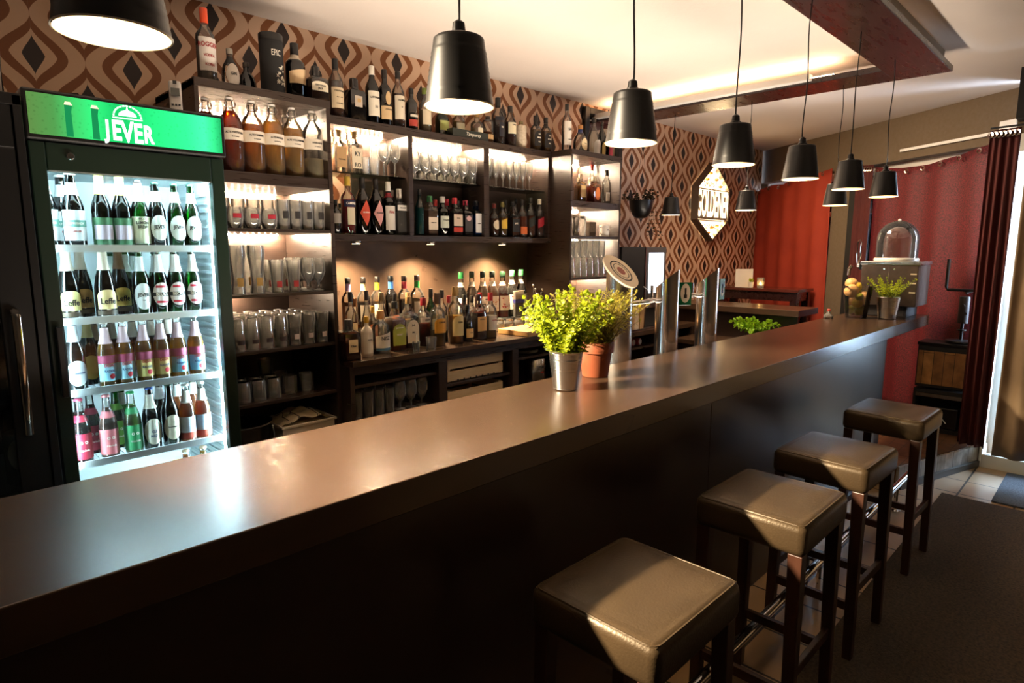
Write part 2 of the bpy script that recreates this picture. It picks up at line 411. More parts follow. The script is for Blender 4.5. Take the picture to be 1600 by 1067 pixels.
# entrance wall on the right with its glazed door
sbox('wall_entrance', TAUPE, 5.66, 5.95, -3.0, .672, 2.42, CEILZ)
mb = MB().box(5.72, 5.95, .672, .74, 0, 2.44); fprism(mb, 3.2, 3.42, -.02, -.3, 0, 2.44)
struct(mb.build('wall_entrance_jamb', WHITE, smooth=False))
sbox('wall_entrance_side', TAUPE, 5.72, 5.95, -3.0, -.62, 0, 2.42)
d = struct(thing('door_1', '', '')); del d['label']; del d['category']
f = MB()
for b in ((5.66,5.72,.655,.672,0,2.42),(5.66,5.72,-.62,-.50,0,2.42),(5.66,5.72,-.50,.655,0,.10),(5.66,5.72,-.50,.655,2.30,2.42)): f.box(*b)
f.build('door_frame', WHITE, d, smooth=False, bevel=.004)
MB().box(5.685,5.695,-.50,.655,.10,2.30).build('door_glass', G_PANE, d, smooth=False)
sbox('trim_5', BLACKM, 5.50, 5.66, -3.0, .665, 2.50, CEILZ)
# pavement outside
mb = MB().box(5.95, 14, -8, 8, -.08, -.03); struct(mb.build('floor_pavement', pm('pavement', '#8b8d90', .8, var='#7b7d80', scale=3), smooth=False))

# raised plank platform before the street wall
mb = MB().prism([(4.74,1.0),(5.80,.67),(6.10,.70),(8.05,3.6),(8.05,3.395),(4.74,3.395)][:3]+[FP(.02,0),(7.82,3.395),(4.74,3.395)], .0, .155)
struct(mb.build('floor_platform', PLANK, smooth=False))
mb = MB(); a = Vector((4.72,.995)); b_ = Vector((5.80,.66)); t = (b_-a).normalized(); n = Vector((t.y,-t.x))
def off(p, d): return (p.x+n.x*d, p.y+n.y*d)
struct(MB().prism([off(a,.0),off(b_,.0),off(b_,.018),off(a,.018)], .0, .157).build('trim_6', planks('white_washed_planks', ('#cfcac2','#a9a49c','#8f8a84'), .06, .35, .5), smooth=False))
struct(MB().prism([off(a,.018),off(b_,.018),off(b_,.04),off(a,.04)], 0, .045).build('baseboard_platform', pm('grey_skirting', '#4a4642', .5), smooth=False))

# ------------------------------------------------------------------ ceiling frame of dark red planks
mb = MB().box(-1.6, 4.73, .905, 1.21, 2.70, 2.735)
o = mb.build('ceiling_plank', MAHOG, smooth=False, bevel=.003)
tag(o, 'long dark red wooden plank hung under the ceiling above the bar front', 'plank')
mb = MB().box(4.42, 4.73, 1.21, 3.38, 2.70, 2.735)
o = mb.build('ceiling_plank', MAHOG, smooth=False, bevel=.003)
tag(o, 'dark red plank running crosswise under the ceiling to the wallpapered wall', 'plank')
mb = MB()
for x in (-.8, .9, 2.6, 4.3): mb.box(x, x+.05, 1.0, 1.10, 2.735, 2.83)
mb.box(-1.6, 4.6, .93, .96, 2.735, 2.80); 
o = mb.build('plank_bracket', pm('grey_batten', '#8d8478', .6), smooth=False); tag(o, 'grey batten fixing the long dark red plank to the ceiling', 'batten')
o = MB().box(4.36, 4.42, 1.62, 3.36, 2.715, 2.755).build('light_rail', pm('white_metal', '#ddd8d0', .4), smooth=False, bevel=.004)
tag(o, 'white metal light rail along the crosswise ceiling plank', 'rail')
# indirect strips lying on top of the planks, shining up
LEDUP = emit('led_strip_up', (1.0,.82,.66), 8)
r_ = thing('led_strip', 'warm indirect light strip lying on the long ceiling plank', 'light strip', (1.5,1.18,2.737), group='indirect light strips')
MB().box(-3.0, 3.0, -.012, .012, 0, .008).build('diffuser', LEDUP, r_, smooth=False)
r_ = thing('led_strip', 'warm indirect light strip lying on the crosswise ceiling plank', 'light strip', (4.46,2.4,2.737), group='indirect light strips')
MB().box(-.012, .012, -.9, .9, 0, .008).build('diffuser', emit('led_strip_cross', (1.0,.82,.64), 44), r_, smooth=False)
# small details on the ceiling
o = MB().lathe([(.045,0),(.05,.012),(.05,.03),(.03,.045)], 20).build('ceiling_lamp', WHITE, smooth=True)  # body of a ceiling lamp, gives no light itself
o.location = (3.05, .28, CEILZ-.045); tag(o, 'small white round lamp on the ceiling at top right', 'ceiling lamp')

# ================================================================== THE BAR
o = MB().box(-1.3, 5.90, 1.12, 1.64, 1.02, 1.10).build('bar_counter', TOP, smooth=False, bevel=.003)
tag(o, 'long dark brown wooden bar top running from front left to far right', 'counter')
t = thing('bar_cabinet', 'dark flat front of the bar under the overhanging wooden top', 'bar front')
MB().box(-1.3, 2.30, 1.15, 1.19, 0, 1.02).build('front_panel', FRONT, t, smooth=False, bevel=.002)
MB().box(2.304, 4.84, 1.15, 1.19, 0, 1.02).build('front_panel', FRONT, t, smooth=False, bevel=.002)
# steel foot rail
rt = thing('foot_rail', 'long chrome foot rail standing behind the bar stools', 'rail', (0,.895,0))
MB().tube([(-1.2,0,.17),(4.62,0,.17)], .019, 14).build('rail', CHROME, rt)
for x in (.3, 1.62, 2.95, 4.3):
    MB().tube([(x,0,.17),(x,0,.0)], .011, 10).lathe([(.03,0),(.03,.006),(.012,.012)], 14, (x,0,0)).build('post', CHROME, rt)
    MB().tube([(x,0,.17),(x,.25,.17)], .009, 10).build('bracket', CHROME, rt)
# work surface and low cupboards behind the bar
o = MB().box(-.2, 4.9, 1.66, 2.02, .86, .90).build('work_surface', STEEL, smooth=False, bevel=.003); tag(o, 'stainless steel work surface behind the bar under the beer taps', 'work surface')
o = MB().box(-.2, 4.9, 1.70, 2.00, 0.0, .86).build('underbar_cabinet', DARK, smooth=False); tag(o, 'dark cabinet under the steel work surface behind the bar', 'cabinet')
# return of the bar
r_ = thing('side_counter', 'dark wooden return counter crossing between the bar and the wallpapered wall', 'counter', (0,0,0))
MB().box(5.46, 5.93, 1.98, 3.36, 1.045, 1.10).build('counter_top', TOP, r_, smooth=False, bevel=.003)
MB().box(5.55, 5.59, 2.02, 3.38, .157, 1.045).build('counter_panel', FRONT, r_, smooth=False)
o = MB().box(5.0, 5.45, 2.02, 2.90, .78, .82).build('low_worktop', TOP, smooth=False, bevel=.003); tag(o, 'low dark worktop inside the bar before the return counter', 'worktop')
o = MB().box(5.05, 5.45, 2.10, 2.88, .157, .78).build('low_cabinet', DARK, smooth=False); tag(o, 'dark cupboard under the low worktop inside the bar', 'cabinet')

# ------------------------------------------------------------------ bar stools
def make_stool(sx, sy, label):
    t = thing('bar_stool', label, 'bar stool', group='black leather bar stools at the bar')
    m = MB().box(-sx/2, sx/2, -sy/2, sy/2, .695, .80); s = m.build('seat', LEATHER, t, smooth=True, bevel=.026, angle=180, segs=4)
    # crowned cushion top and its raised seam
    g = MB(); n = 12; vs = []; fs = []
    for j in range(n+1):
        for i in range(n+1):
            u = -1+2*i/n; w = -1+2*j/n
            z = .7992 + .006*(1-u**4)*(1-w**4)
            vs.append((u*(sx/2-.012), w*(sy/2-.012), z-.004*max(abs(u),abs(w))**8))
    for j in range(n):
        for i in range(n): a = j*(n+1)+i; fs.append((a,a+1,a+n+2,a+n+1))
    g.add(vs, fs).build('cushion_top', LEATHER, t, angle=180)
    e = []
    x, y = sx/2-.012, sy/2-.012
    for cx, cy, a0 in ((x-.02,y-.02,0),(-x+.02,y-.02,90),(-x+.02,-y+.02,180),(x-.02,-y+.02,270)):
        for k in range(5):
            a = radians(a0+k*22.5); e.append((cx+.02*cos(a), cy+.02*sin(a), .7945))
    e.append(e[0]); MB().tube(e, .0035, 6).build('seam_piping', LEATHER, t)
    lx, ly = sx/2-.032, sy/2-.032
    for a in (-1,1):
        for b in (-1,1):
            m = MB(); 
            vs = []
            for z, h in ((0,.017),(.30,.019),(.70,.022)):
                for dx,dy in ((-h,-h),(h,-h),(h,h),(-h,h)): vs.append((a*(lx+(.7-z)*.012)+dx, b*(ly+(.7-z)*.012)+dy, z))
            fs = [(3,2,1,0),(8,9,10,11)]+[(i*4+k,i*4+(k+1)%4,i*4+4+(k+1)%4,i*4+4+k) for i in (0,1) for k in range(4)]
            m.add(vs, fs).build('leg', LEGWOOD, t, smooth=False, bevel=.003)
    for b in (-1,1):
        MB().box(-lx-.004, lx+.004, b*(ly+.005)-.009, b*(ly+.005)+.009, .27, .305).build('stretcher', LEGWOOD, t, smooth=False, bevel=.002)
    for a in (-1,1):
        MB().box(a*(lx+.005)-.010, a*(lx+.005)+.010, -ly-.004, ly+.004, .205, .24).build('stretcher', LEGWOOD, t, smooth=False, bevel=.002)
    return t
st = make_stool(.40, .365, 'nearest black leather bar stool, seat cut by the bottom of the picture')
st.location = (1.235, .79, 0)
stool_xy = [(2.045,.785,'second nearest black leather bar stool with dark wooden legs'),(2.725,.797,'third black leather bar stool from the camera, before the farthest'),(3.63,.805,'farthest black leather bar stool, beside the plank platform')]
for i,(x,y,l) in enumerate(stool_xy): dup(st, (x,y,0), (0,-.03,-.02)[i], l)

# ------------------------------------------------------------------ mats
o = MB().box(-1.6, 4.84, -1.5, .748, 0, .009).build('floor_mat', MATC, smooth=False, bevel=.002); tag(o, 'large dark brown ribbed carpet mat along the bar stools', 'mat')
o = MB().box(4.90, 5.62, -.62, .49, 0, .012).build('door_mat', MATB, smooth=False, bevel=.003); tag(o, 'grey blue entrance mat lit by daylight at the door', 'mat')

# ------------------------------------------------------------------ pendant lamps
SHADE = pm('black_lamp_metal', '#12100f', .38, spec=.5)
LINING = pm('white_lamp_lining', '#f4ead8', .6)
BULB = emit('lamp_bulb', (1.0, .84, .62), 34)
def make_pendant(label, cordlen, group):
    t = thing('pendant_lamp', label, 'pendant lamp', group=group)
    rb, rt, h = .076, .055, .140
    pf = []
    for i in range(29):
        z = h*i/28; r = rb+(rt-rb)*i/28
        if 6 <= i <= 22 and i % 2 == 0: r += .0011
        pf.append((r, z))
    pf += [(rt-.004, h+.003), (.018, h+.004)]
    MB().lathe(pf, 40, cap=False).build('lamp_shade', SHADE, t, angle=60)
    MB().lathe([(rb-.0015,0),(rt-.003,h-.003),(.018,h-.0025)], 32, cap=False).build('shade_lining', LINING, t)
    MB().lathe([(rb+.0008,-.0012),(rb+.0012,.001),(rb-.002,.001),(rb-.002,-.0012)], 36, cap=False).build('rim', LINING, t)
    MB().lathe([(.020,h),(.020,h+.012),(.015,h+.016),(.013,h+.034),(.005,h+.040)], 20).build('cord_cap', BLACK, t)
    MB().lathe([(.016,h-.05),(.017,h-.002)], 16).build('lamp_socket', WHITE, t)
    MB().ball((0,0,.055), .030, 16, 10).build('bulb', BULB, t)
    pts = []
    n = 14
    for i in range(n+1):
        u = i/n; pts.append((.004*sin(u*9+cordlen*7), .004*cos(u*7+cordlen*5)*u, h+.036+cordlen*u))
    MB().tube(pts, .0028, 6).build('cord', BLACK, t)
    return t
pend_x = [0.268, 0.927, 1.589, 2.254, 2.905, 3.563, 4.204]
names_p = ['nearest black bucket pendant lamp, cut off at the top left','black pendant lamp over the potted herbs, big with a bright rim','third black pendant lamp from the camera above the tap towers','black ribbed pendant lamp hanging before the lit wall sign','black pendant lamp hanging before the left red curtain','black pendant lamp just left of the last one in the bar row','last black pendant lamp of the bar row above the glass dome']
p0 = make_pendant(names_p[0], 2.70-1.93-.176, 'pendant lamps in a row over the bar')
p0.location = (pend_x[0], 1.088, 1.93)
for i in range(1,7): dup(p0, (pend_x[i],1.088,1.93), i*1.3, names_p[i])
q0 = make_pendant('small black pendant lamp over the back counter beside the hanging plant pot', 2.70-1.908-.176, 'pendant lamps on the crosswise plank')
q0.location = (4.6, 2.738, 1.900)
dup(q0, (4.6,2.105,1.912), .8, 'small black pendant lamp between the wall sign and the red curtain')
dup(q0, (4.6,1.480,1.918), 1.9, 'black pendant lamp half hidden behind one of the bar row')

# ================================================================== BACK BAR FURNITURE
LEDDOT = emit('led_dots', (1.0,.88,.74), 2600)
def led_row(parent, x0, x1, y, z, step=.032):
    m = MB(); n = int((x1-x0)/step)
    for i in range(n):
        x = x0+step*(i+.5); m.box(x-.0035, x+.0035, y-.003, y+.003, z-.004, z-.0005)
    o = m.build('led_dots', LEDDOT, parent, smooth=False); o['kind'] = 'stuff'
    MB().box(x0, x1, y-.006, y+.006, z-.0004, z+.001).build('led_tape', WHITE, parent, smooth=False)
def board(t, name, *b, mat=None, bevel=.0015):
    return MB().box(*b).build(name, mat or DARKH, t, smooth=False, bevel=bevel)

# left tall unit
lu = thing('glass_cabinet', 'tall dark open shelf unit beside the green fridge with lit shelves of glasses', 'shelf unit')
board(lu,'side_panel', .985,1.003,2.87,3.39,0,2.33, mat=DARK); board(lu,'side_panel', 1.590,1.612,2.87,3.39,0,2.33, mat=DARK)
board(lu,'back_panel', 1.003,1.590,3.375,3.39,.05,2.30, mat=BACKP)
board(lu,'top_board', .985,1.612,2.865,3.39,2.300,2.335)
for a,b in ((1.912,1.964),(1.697,1.713),(1.396,1.410),(1.130,1.146),(.878,.894),(.42,.44)): board(lu,'shelf',1.003,1.590,2.875,3.375,a,b)
for z in (2.300,1.912,1.697): led_row(lu, 1.03, 1.57, 3.345, z)
led_row(lu, 1.03, 1.30, 3.345, 1.396)
# middle wall unit with three lit bays
mu = thing('wall_shelf', 'dark wall shelf with three lit bays over the bottle counter', 'shelf unit')
board(mu,'top_board', 1.612,3.565,3.145,3.39,2.290,2.335); board(mu,'bottom_board', 1.612,3.565,3.145,3.39,1.668,1.702)
for a,b in ((1.614,1.640),(2.276,2.308),(2.892,2.939),(3.541,3.562)): board(mu,'divider',a,b,3.15,3.39,1.702,2.290, mat=DARK)
for a,b in ((2.02,2.276),(2.308,2.892),(2.939,3.541)): board(mu,'back_panel',a,b,3.380,3.39,1.702,2.290, mat=BACKP)
GS = glass('shelf_glass', '#dfeee6', '#5f9a7c', power=3)
for a,b in ((1.640,2.276),(2.308,2.892),(2.939,3.541)):
    board(mu,'glass_shelf',a,b,3.185,3.378,2.040,2.048, mat=GS, bevel=0)
    board(mu,'glass_base',a,b,3.152,3.378,1.7025,1.7065, mat=GS, bevel=0)
    led_row(mu, a+.02, b-.02, 3.350, 2.290)
for x in (1.93, 2.47, 3.11):
    MB().lathe([(.03,0),(.032,.004),(.032,.016)], 20, (x,3.20,1.650)).build('spot_housing', STEEL, mu)
    MB().lathe([(.024,0),(.024,.001)], 20, (x,3.20,1.6495)).build('spot_lens', emit('halogen_lens', (1,.80,.55), 18), mu)
    d_ = bpy.data.lights.new('under_shelf_spot','SPOT'); d_.energy = 85; d_.color = (1,.72,.42); d_.spot_size = radians(125); d_.spot_blend = .8; d_.shadow_soft_size = .02
    o_ = bpy.data.objects.new('under_shelf_spot', d_); COL.objects.link(o_); o_.location = (x,3.20,1.645); o_.rotation_euler = (radians(6),0,0)
# right tall unit
ru = thing('glass_cabinet', 'tall dark open shelf unit at the right end of the back bar', 'shelf unit')
board(ru,'side_panel',3.566,3.584,2.95,3.39,0,2.30, mat=DARK); board(ru,'side_panel',4.170,4.190,2.95,3.39,0,2.30, mat=DARK)
board(ru,'back_panel',3.584,4.170,3.375,3.39,.05,2.30, mat=BACKP); board(ru,'top_board',3.566,4.190,2.945,3.39,2.300,2.337)
for a,b in ((1.930,1.976),(1.699,1.720),(1.389,1.407),(1.05,1.068)): board(ru,'shelf',3.584,4.170,2.955,3.375,a,b)
for z in (2.300,1.930,1.699,1.389): led_row(ru, 3.60, 4.15, 3.345, z)
# wall behind the bottle counter
o = MB().box(1.614,3.564,3.385,3.396,1.05,1.668).build('splashback', pm('brushed_dark_splashback', '#4b3a2f', .38, .35, var='#5d4a3c', scale=7, rvar=.12), smooth=False)
tag(o, 'dark smudged splashback panel behind the row of spirit bottles', 'panel')
# low counter
cu = thing('bottle_counter', 'low dark counter carrying the rows of spirit bottles', 'counter')
board(cu,'counter_top',1.614,3.564,2.75,3.385,1.022,1.050, mat=TOP, bevel=.002)
board(cu,'side_panel',1.614,1.640,2.78,3.38,0,1.022, mat=DARK); board(cu,'rail',1.640,3.56,2.78,2.80,.974,1.022)
for a,b in ((2.19,2.25),(2.795,2.850),(3.53,3.56)): board(cu,'divider',a,b,2.78,3.38,0,.974, mat=DARK)
board(cu,'back_panel',1.640,3.53,3.37,3.38,0,1.02, mat=DARK)
board(cu,'shelf',1.640,2.19,2.80,3.37,.899,.915); board(cu,'shelf',2.25,2.795,2.80,3.37,.812,.828); board(cu,'shelf',2.85,3.53,2.80,3.37,.895,.910)
board(cu,'base_board',1.640,3.53,2.80,3.37,.50,.52)
# raised step for the rear bottles
o = MB().box(1.66,3.40,3.16,3.37,1.05,1.13).build('bottle_step', BLACKM, smooth=False, bevel=.002); tag(o, 'black raised step holding the rear row of bottles on the counter', 'step')
# counter further right with cabinets
o = MB().box(4.195,5.45,2.93,3.39,.885,.925).build('worktop', TOP, smooth=False, bevel=.002); tag(o, 'dark worktop behind the beer taps with paper bags on it', 'worktop')
rc = thing('drinks_shelf', 'dark open cabinet with cans seen between the beer taps', 'cabinet')
board(rc,'back_panel',4.195,5.45,3.36,3.38,0,.885, mat=DARK); board(rc,'shelf',4.195,5.45,2.97,3.36,.76,.778)
board(rc,'side_panel',4.195,4.22,2.96,3.36,0,.885, mat=DARK); board(rc,'side_panel',5.40,5.43,2.96,3.36,0,.885, mat=DARK); board(rc,'divider',4.80,4.83,2.97,3.36,0,.885, mat=DARK)
board(rc,'base_board',4.22,5.40,2.96,3.36,.0,.08)

# black appliance and screen
t = thing('coffee_cabinet', 'black cupboard standing left of the bright screen at the wall', 'cabinet', (0,0,0))
MB().box(4.30,4.64,3.0,3.38,1.15,1.640).build('body', BLACKM, t, smooth=False, bevel=.004)
MB().box(4.645,4.655,2.995,3.38,1.15,1.640).build('edge_strip', STEEL, t, smooth=False)
t = thing('monitor', 'grey framed screen showing a bright white picture by the wallpaper', 'screen', (0,0,0))
MB().box(4.69,5.02,3.02,3.10,1.18,1.640).build('frame', pm('grey_frame','#4a4644',.4), t, smooth=False, bevel=.004)
scr = bpy.data.materials.new('lit_screen'); scr.use_nodes = True; nt = scr.node_tree; nt.nodes.clear()
e = nt.nodes.new('ShaderNodeEmission'); o_ = nt.nodes.new('ShaderNodeOutputMaterial'); wv = nt.nodes.new('ShaderNodeTexBrick'); tc = nt.nodes.new('ShaderNodeTexCoord'); mp = nt.nodes.new('ShaderNodeMapping')
mp.inputs['Rotation'].default_value = (pi/2,0,0); wv.inputs['Scale'].default_value = 9; wv.inputs['Color1'].default_value = (.75,.86,1,1); wv.inputs['Color2'].default_value=(.95,.98,1,1); wv.inputs['Mortar'].default_value=(.45,.58,.75,1); wv.inputs['Mortar Size'].default_value=.02
nt.links.new(tc.outputs['Object'], mp.inputs[0]); nt.links.new(mp.outputs[0], wv.inputs['Vector']); nt.links.new(wv.outputs['Color'], e.inputs[0]); e.inputs[1].default_value = 1.3; nt.links.new(e.outputs[0], o_.inputs[0])
MB().box(4.735,4.975,3.014,3.019,1.235,1.59).build('display', scr, t, smooth=False)
MB().box(4.66,5.05,3.0,3.2,1.141,1.18).build('stand', STEEL, t, smooth=False, bevel=.004)
o = MB().box(4.28,5.10,2.97,3.36,.925,.94).build('tray', STEEL, smooth=False, bevel=.003); tag(o,'flat steel tray on the worktop behind the beer taps','tray')
t = thing('coffee_machine', 'low steel machine top with pipes under the bright screen', 'machine', (0,0,0))
MB().box(4.35,5.10,3.03,3.34,.94,1.14).build('body', BLACKM, t, smooth=False, bevel=.006)
MB().box(4.33,5.12,3.0,3.1,1.105,1.14).build('steel_front', STEEL, t, smooth=False, bevel=.004)
o = MB().tube([(4.62,2.975,.941),(4.62,2.96,1.13),(4.62,2.94,1.20),(4.62,2.95,1.27),(4.60,2.98,1.30)], .006, 8).build('steam_pipe', CHROME); tag(o,'thin bent chrome pipe rising before the bright screen','pipe')

# ------------------------------------------------------------------ left black cabinet with glass doors
t = thing('black_cabinet', 'tall black glass-fronted cabinet at the far left edge', 'cabinet', (0,0,0))
board(t,'side_panel',.322,.345,2.50,3.1,0,2.09, mat=BLACK); board(t,'top_board',-.60,.345,2.50,3.1,2.06,2.095, mat=BLACK)
board(t,'back_panel',-.60,.32,3.08,3.1,0,2.06, mat=BLACKM)
for z in (.55,.80,1.10,1.40,1.92): board(t,'shelf',-.60,.322,2.56,3.08,z,z+.018, mat=BLACKM)
d1 = MB()
for b in ((-.6,.318,2.505,2.535,1.93,2.06),(.235,.318,2.505,2.535,.05,1.93),(-.6,.235,2.505,2.535,.05,.15),(-.6,-.5,2.505,2.535,.15,1.93)): d1.box(*b)
dd = d1.build('door', BLACK, t, smooth=False, bevel=.003)
MB().box(-.5,.235,2.518,2.524,.15,1.93).build('door_glass', G_PANE, dd, smooth=False)
MB().tube([(.268,2.50,1.42),(.268,2.47,1.41),(.268,2.462,1.36),(.268,2.462,1.08),(.268,2.47,1.03),(.268,2.50,1.02)], .013, 10).build('door_handle', CHROME, dd)
for i,(x,h) in enumerate(((.318,.15),(.372-.04,.18))):
    o = MB().tube([(0,0,0),(.004-.01*i,0,h)], .008, 10).build('metal_tube', CHROME, loc=(x-.01+.0*i,2.60+.08*i,2.095)); tag(o, ('thin chrome tube standing on the black cabinet, the left one' , 'thin chrome tube standing on the black cabinet, the right one')[i], 'tube', 'chrome tubes on the cabinet')

# ------------------------------------------------------------------ the beer fridge
FG = pm('dark_green_fridge', '#0e1f15', .35, spec=.5); FIN = pm('white_fridge_liner', '#dfe8ea', .45)
fr = thing('display_fridge', 'tall green beer fridge with glass door, lit white inside', 'fridge', (0,0,0))
X0,X1,Y0,Y1 = .357,.966,2.55,3.14
b = MB()
for q in ((X0,X0+.025,Y0+.05,Y1,0,1.97),(X1-.025,X1,Y0+.05,Y1,0,1.97),(X0+.025,X1-.025,Y1-.03,Y1,0,1.97),(X0+.025,X1-.025,Y0+.05,Y1-.03,1.90,1.97),(X0+.025,X1-.025,Y0+.05,Y1-.03,0,.30)): b.box(*q)
b.build('body', FG, fr, smooth=False, bevel=.003)
b = MB()
for q in ((X0+.0255,X0+.0285,Y0+.06,Y1-.031,.30,1.899),(X1-.0285,X1-.0255,Y0+.06,Y1-.031,.30,1.899),(X0+.029,X1-.029,Y1-.036,Y1-.031,.30,1.899),(X0+.029,X1-.029,Y0+.06,Y1-.036,1.892,1.899),(X0+.029,X1-.029,Y0+.06,Y1-.036,.30,.306)): b.box(*q)
b.build('liner', FIN, fr, smooth=False)
b = MB()
for i in range(40): b.box(X1-.036,X1-.0286,Y0+.10,Y1-.05,.62+i*.031,.62+i*.031+.012)
o = b.build('side_rack', C('#b8c8cc',.3), fr, smooth=False); o['label'] = 'pale ribbed shelf bracket wall'
b = MB()
for q in ((X0,X0+.045,Y0,Y0+.045,.10,1.965),(X1-.048,X1,Y0,Y0+.045,.10,1.965),(X0+.045,X1-.048,Y0,Y0+.045,1.872,1.965),(X0+.045,X1-.048,Y0,Y0+.045,.10,.30)): b.box(*q)
dr = b.build('door', FG, fr, smooth=False, bevel=.004)
MB().box(X0+.045,X1-.048,Y0+.018,Y0+.023,.30,1.872).build('door_glass', glass('fridge_door_glass','#f4faf8','#cfdedb',gloss=.5,power=4), dr, smooth=False)
m = MB().box(X0+.015,X0+.037,Y0-.035,Y0-.020,1.12,1.36).box(X0+.018,X0+.034,Y0-.021,Y0+.001,1.13,1.15).box(X0+.018,X0+.034,Y0-.021,Y0+.001,1.33,1.35)
m.build('door_handle', BLACK, dr, smooth=False, bevel=.004)
MB().lathe([(.012,0),(.013,.006),(.010,.01)], 16, (X0+.11,Y0-.001,1.925), M=Matrix.Rotation(radians(90),3,'X')).build('door_lock', CHROME, dr)
# header box with lit panel
b = MB().box(X0-.006,X1+.004,Y0-.02,Y1-.05,1.968,2.125); hd = b.build('header', BLACK, fr, smooth=False, bevel=.006)
pn = bpy.data.materials.new('lit_green_panel'); pn.use_nodes = True; nt = pn.node_tree; nt.nodes.clear(); N = nt.nodes.new; L = nt.links.new
tc = N('ShaderNodeTexCoord'); sep = N('ShaderNodeSeparateXYZ'); L(tc.outputs['Object'], sep.inputs[0])
mr = N('ShaderNodeMapRange'); mr.inputs[1].default_value = X0; mr.inputs[2].default_value = X1; L(sep.outputs[0], mr.inputs[0])
rp = N('ShaderNodeValToRGB'); cr = rp.color_ramp; cr.elements[0].position=0; cr.elements[0].color=srgb('#4a6b35'); cr.elements[1].position=1; cr.elements[1].color=srgb('#0e7a3c')
for p,c in ((.12,'#3f7a3c'),(.30,'#28c064'),(.42,'#12a050'),(.78,'#2ad87a'),(.88,'#3be890')): el = cr.elements.new(p); el.color = srgb(c)
L(mr.outputs[0], rp.inputs[0])
vo = N('ShaderNodeTexVoronoi'); vo.inputs['Scale'].default_value = 75; L(tc.outputs['Object'], vo.inputs['Vector'])
vm = N('ShaderNodeMapRange'); vm.inputs[1].default_value=.0; vm.inputs[2].default_value=.35; vm.inputs[3].default_value=.72; vm.inputs[4].default_value=1; L(vo.outputs['Distance'], vm.inputs[0])
mu_ = N('ShaderNodeMath'); mu_.operation='MULTIPLY'; mu_.inputs[1].default_value=1.0; L(vm.outputs[0], mu_.inputs[0])
e = N('ShaderNodeEmission'); L(rp.outputs[0], e.inputs[0]); L(mu_.outputs[0], e.inputs[1]); o_ = N('ShaderNodeOutputMaterial'); L(e.outputs[0], o_.inputs[0])
sp = MB().box(X0+.006,X1-.010,Y0-.0225,Y0-.0205,1.984,2.112).build('lit_sign', pn, hd, smooth=False)
YS = Y0-.0235
WLET = emit('sign_white', (.93,1.0,.95), 1.3)
# letters that swell and shrink like the brand lettering
for ch, x, sz, dz in (('J',.578,.080,-.004),('E',.605,.092,-.006),('V',.638,.098,-.008),('E',.671,.092,-.009),('R',.703,.082,-.009)):
    lettering(ch, sz, WLET, fr, (x, YS, 2.026+dz), bold=.0028, sx=.62, name='sign_letter')
m = MB()
for k in range(13):
    a0, a1 = pi*k/13+.03, pi*(k+1)/13-.03; m.add([(.642+.040*cos(a),YS,2.070+.036*sin(a)) for a in (a0,a1)]+[(.642+.045*cos(a),YS,2.070+.041*sin(a)) for a in (a1,a0)], [(0,1,2,3)])
pts = [(.642+.028*cos(pi*k/12), YS, 2.074+.020*sin(pi*k/12)) for k in range(13)]
m.add(pts, [tuple(range(13))]); m.add([(.637,YS,2.09),(.647,YS,2.09),(.642,YS,2.108)], [(0,1,2)]); m.box(.596,.688,YS-.0003,YS,2.064,2.068)
m.build('sign_emblem', WLET, fr, smooth=False)
for x in (.470,.544):
    MB().add([(x-.010,YS+.0005,1.986),(x+.010,YS+.0005,1.986),(x+.009,YS+.0005,2.065),(x+.013,YS+.0005,2.088),(x-.009,YS+.0005,2.088),(x-.009,YS+.0005,2.06)],[(0,1,2,3,4,5)]).build('sign_bottle_shape', emit('sign_dark_green','#157a45',.8), fr, smooth=False)
    MB().add([(x-.010,YS+.0004,2.086),(x+.014,YS+.0004,2.086),(x+.008,YS+.0004,2.096),(x-.006,YS+.0004,2.096)],[(0,1,2,3)]).build('sign_bottle_cap', emit('sign_cream','#e8d8b0',.9), fr, smooth=False)
SH = (1.622,1.368,1.112,.845,.575)
for z in SH:
    m = MB()
    for i in range(34): x = X0+.034+i*(X1-X0-.07)/33; m.tube([(x,Y0+.085,z-.006),(x,Y1-.05,z-.006)], .0018, 4)
    for y in (Y0+.085,Y0+.28,Y1-.05): m.tube([(X0+.031,y,z-.009),(X1-.031,y,z-.009)], .003, 6)
    m.box(X0+.033,X1-.037,Y0+.060,Y0+.065,z-.014,z+.012)
    m.build('wire_shelf', C('#e6eef0',.35), fr, smooth=False)
LEDC = emit('fridge_led', (.82,.94,1.0), 140)
MB().box(X1-.047,X1-.037,Y0+.05,Y0+.062,.32,1.86).build('led_tube', LEDC, fr, smooth=False)
MB().box(X0+.030,X0+.038,Y0+.05,Y0+.060,.32,1.86).build('led_tube', emit('fridge_led_left', (.82,.94,1.0), 60), fr, smooth=False)
MB().box(X0+.06,X1-.06,Y0+.07,Y0+.085,1.884,1.891).build('led_tube', LEDC, fr, smooth=False)

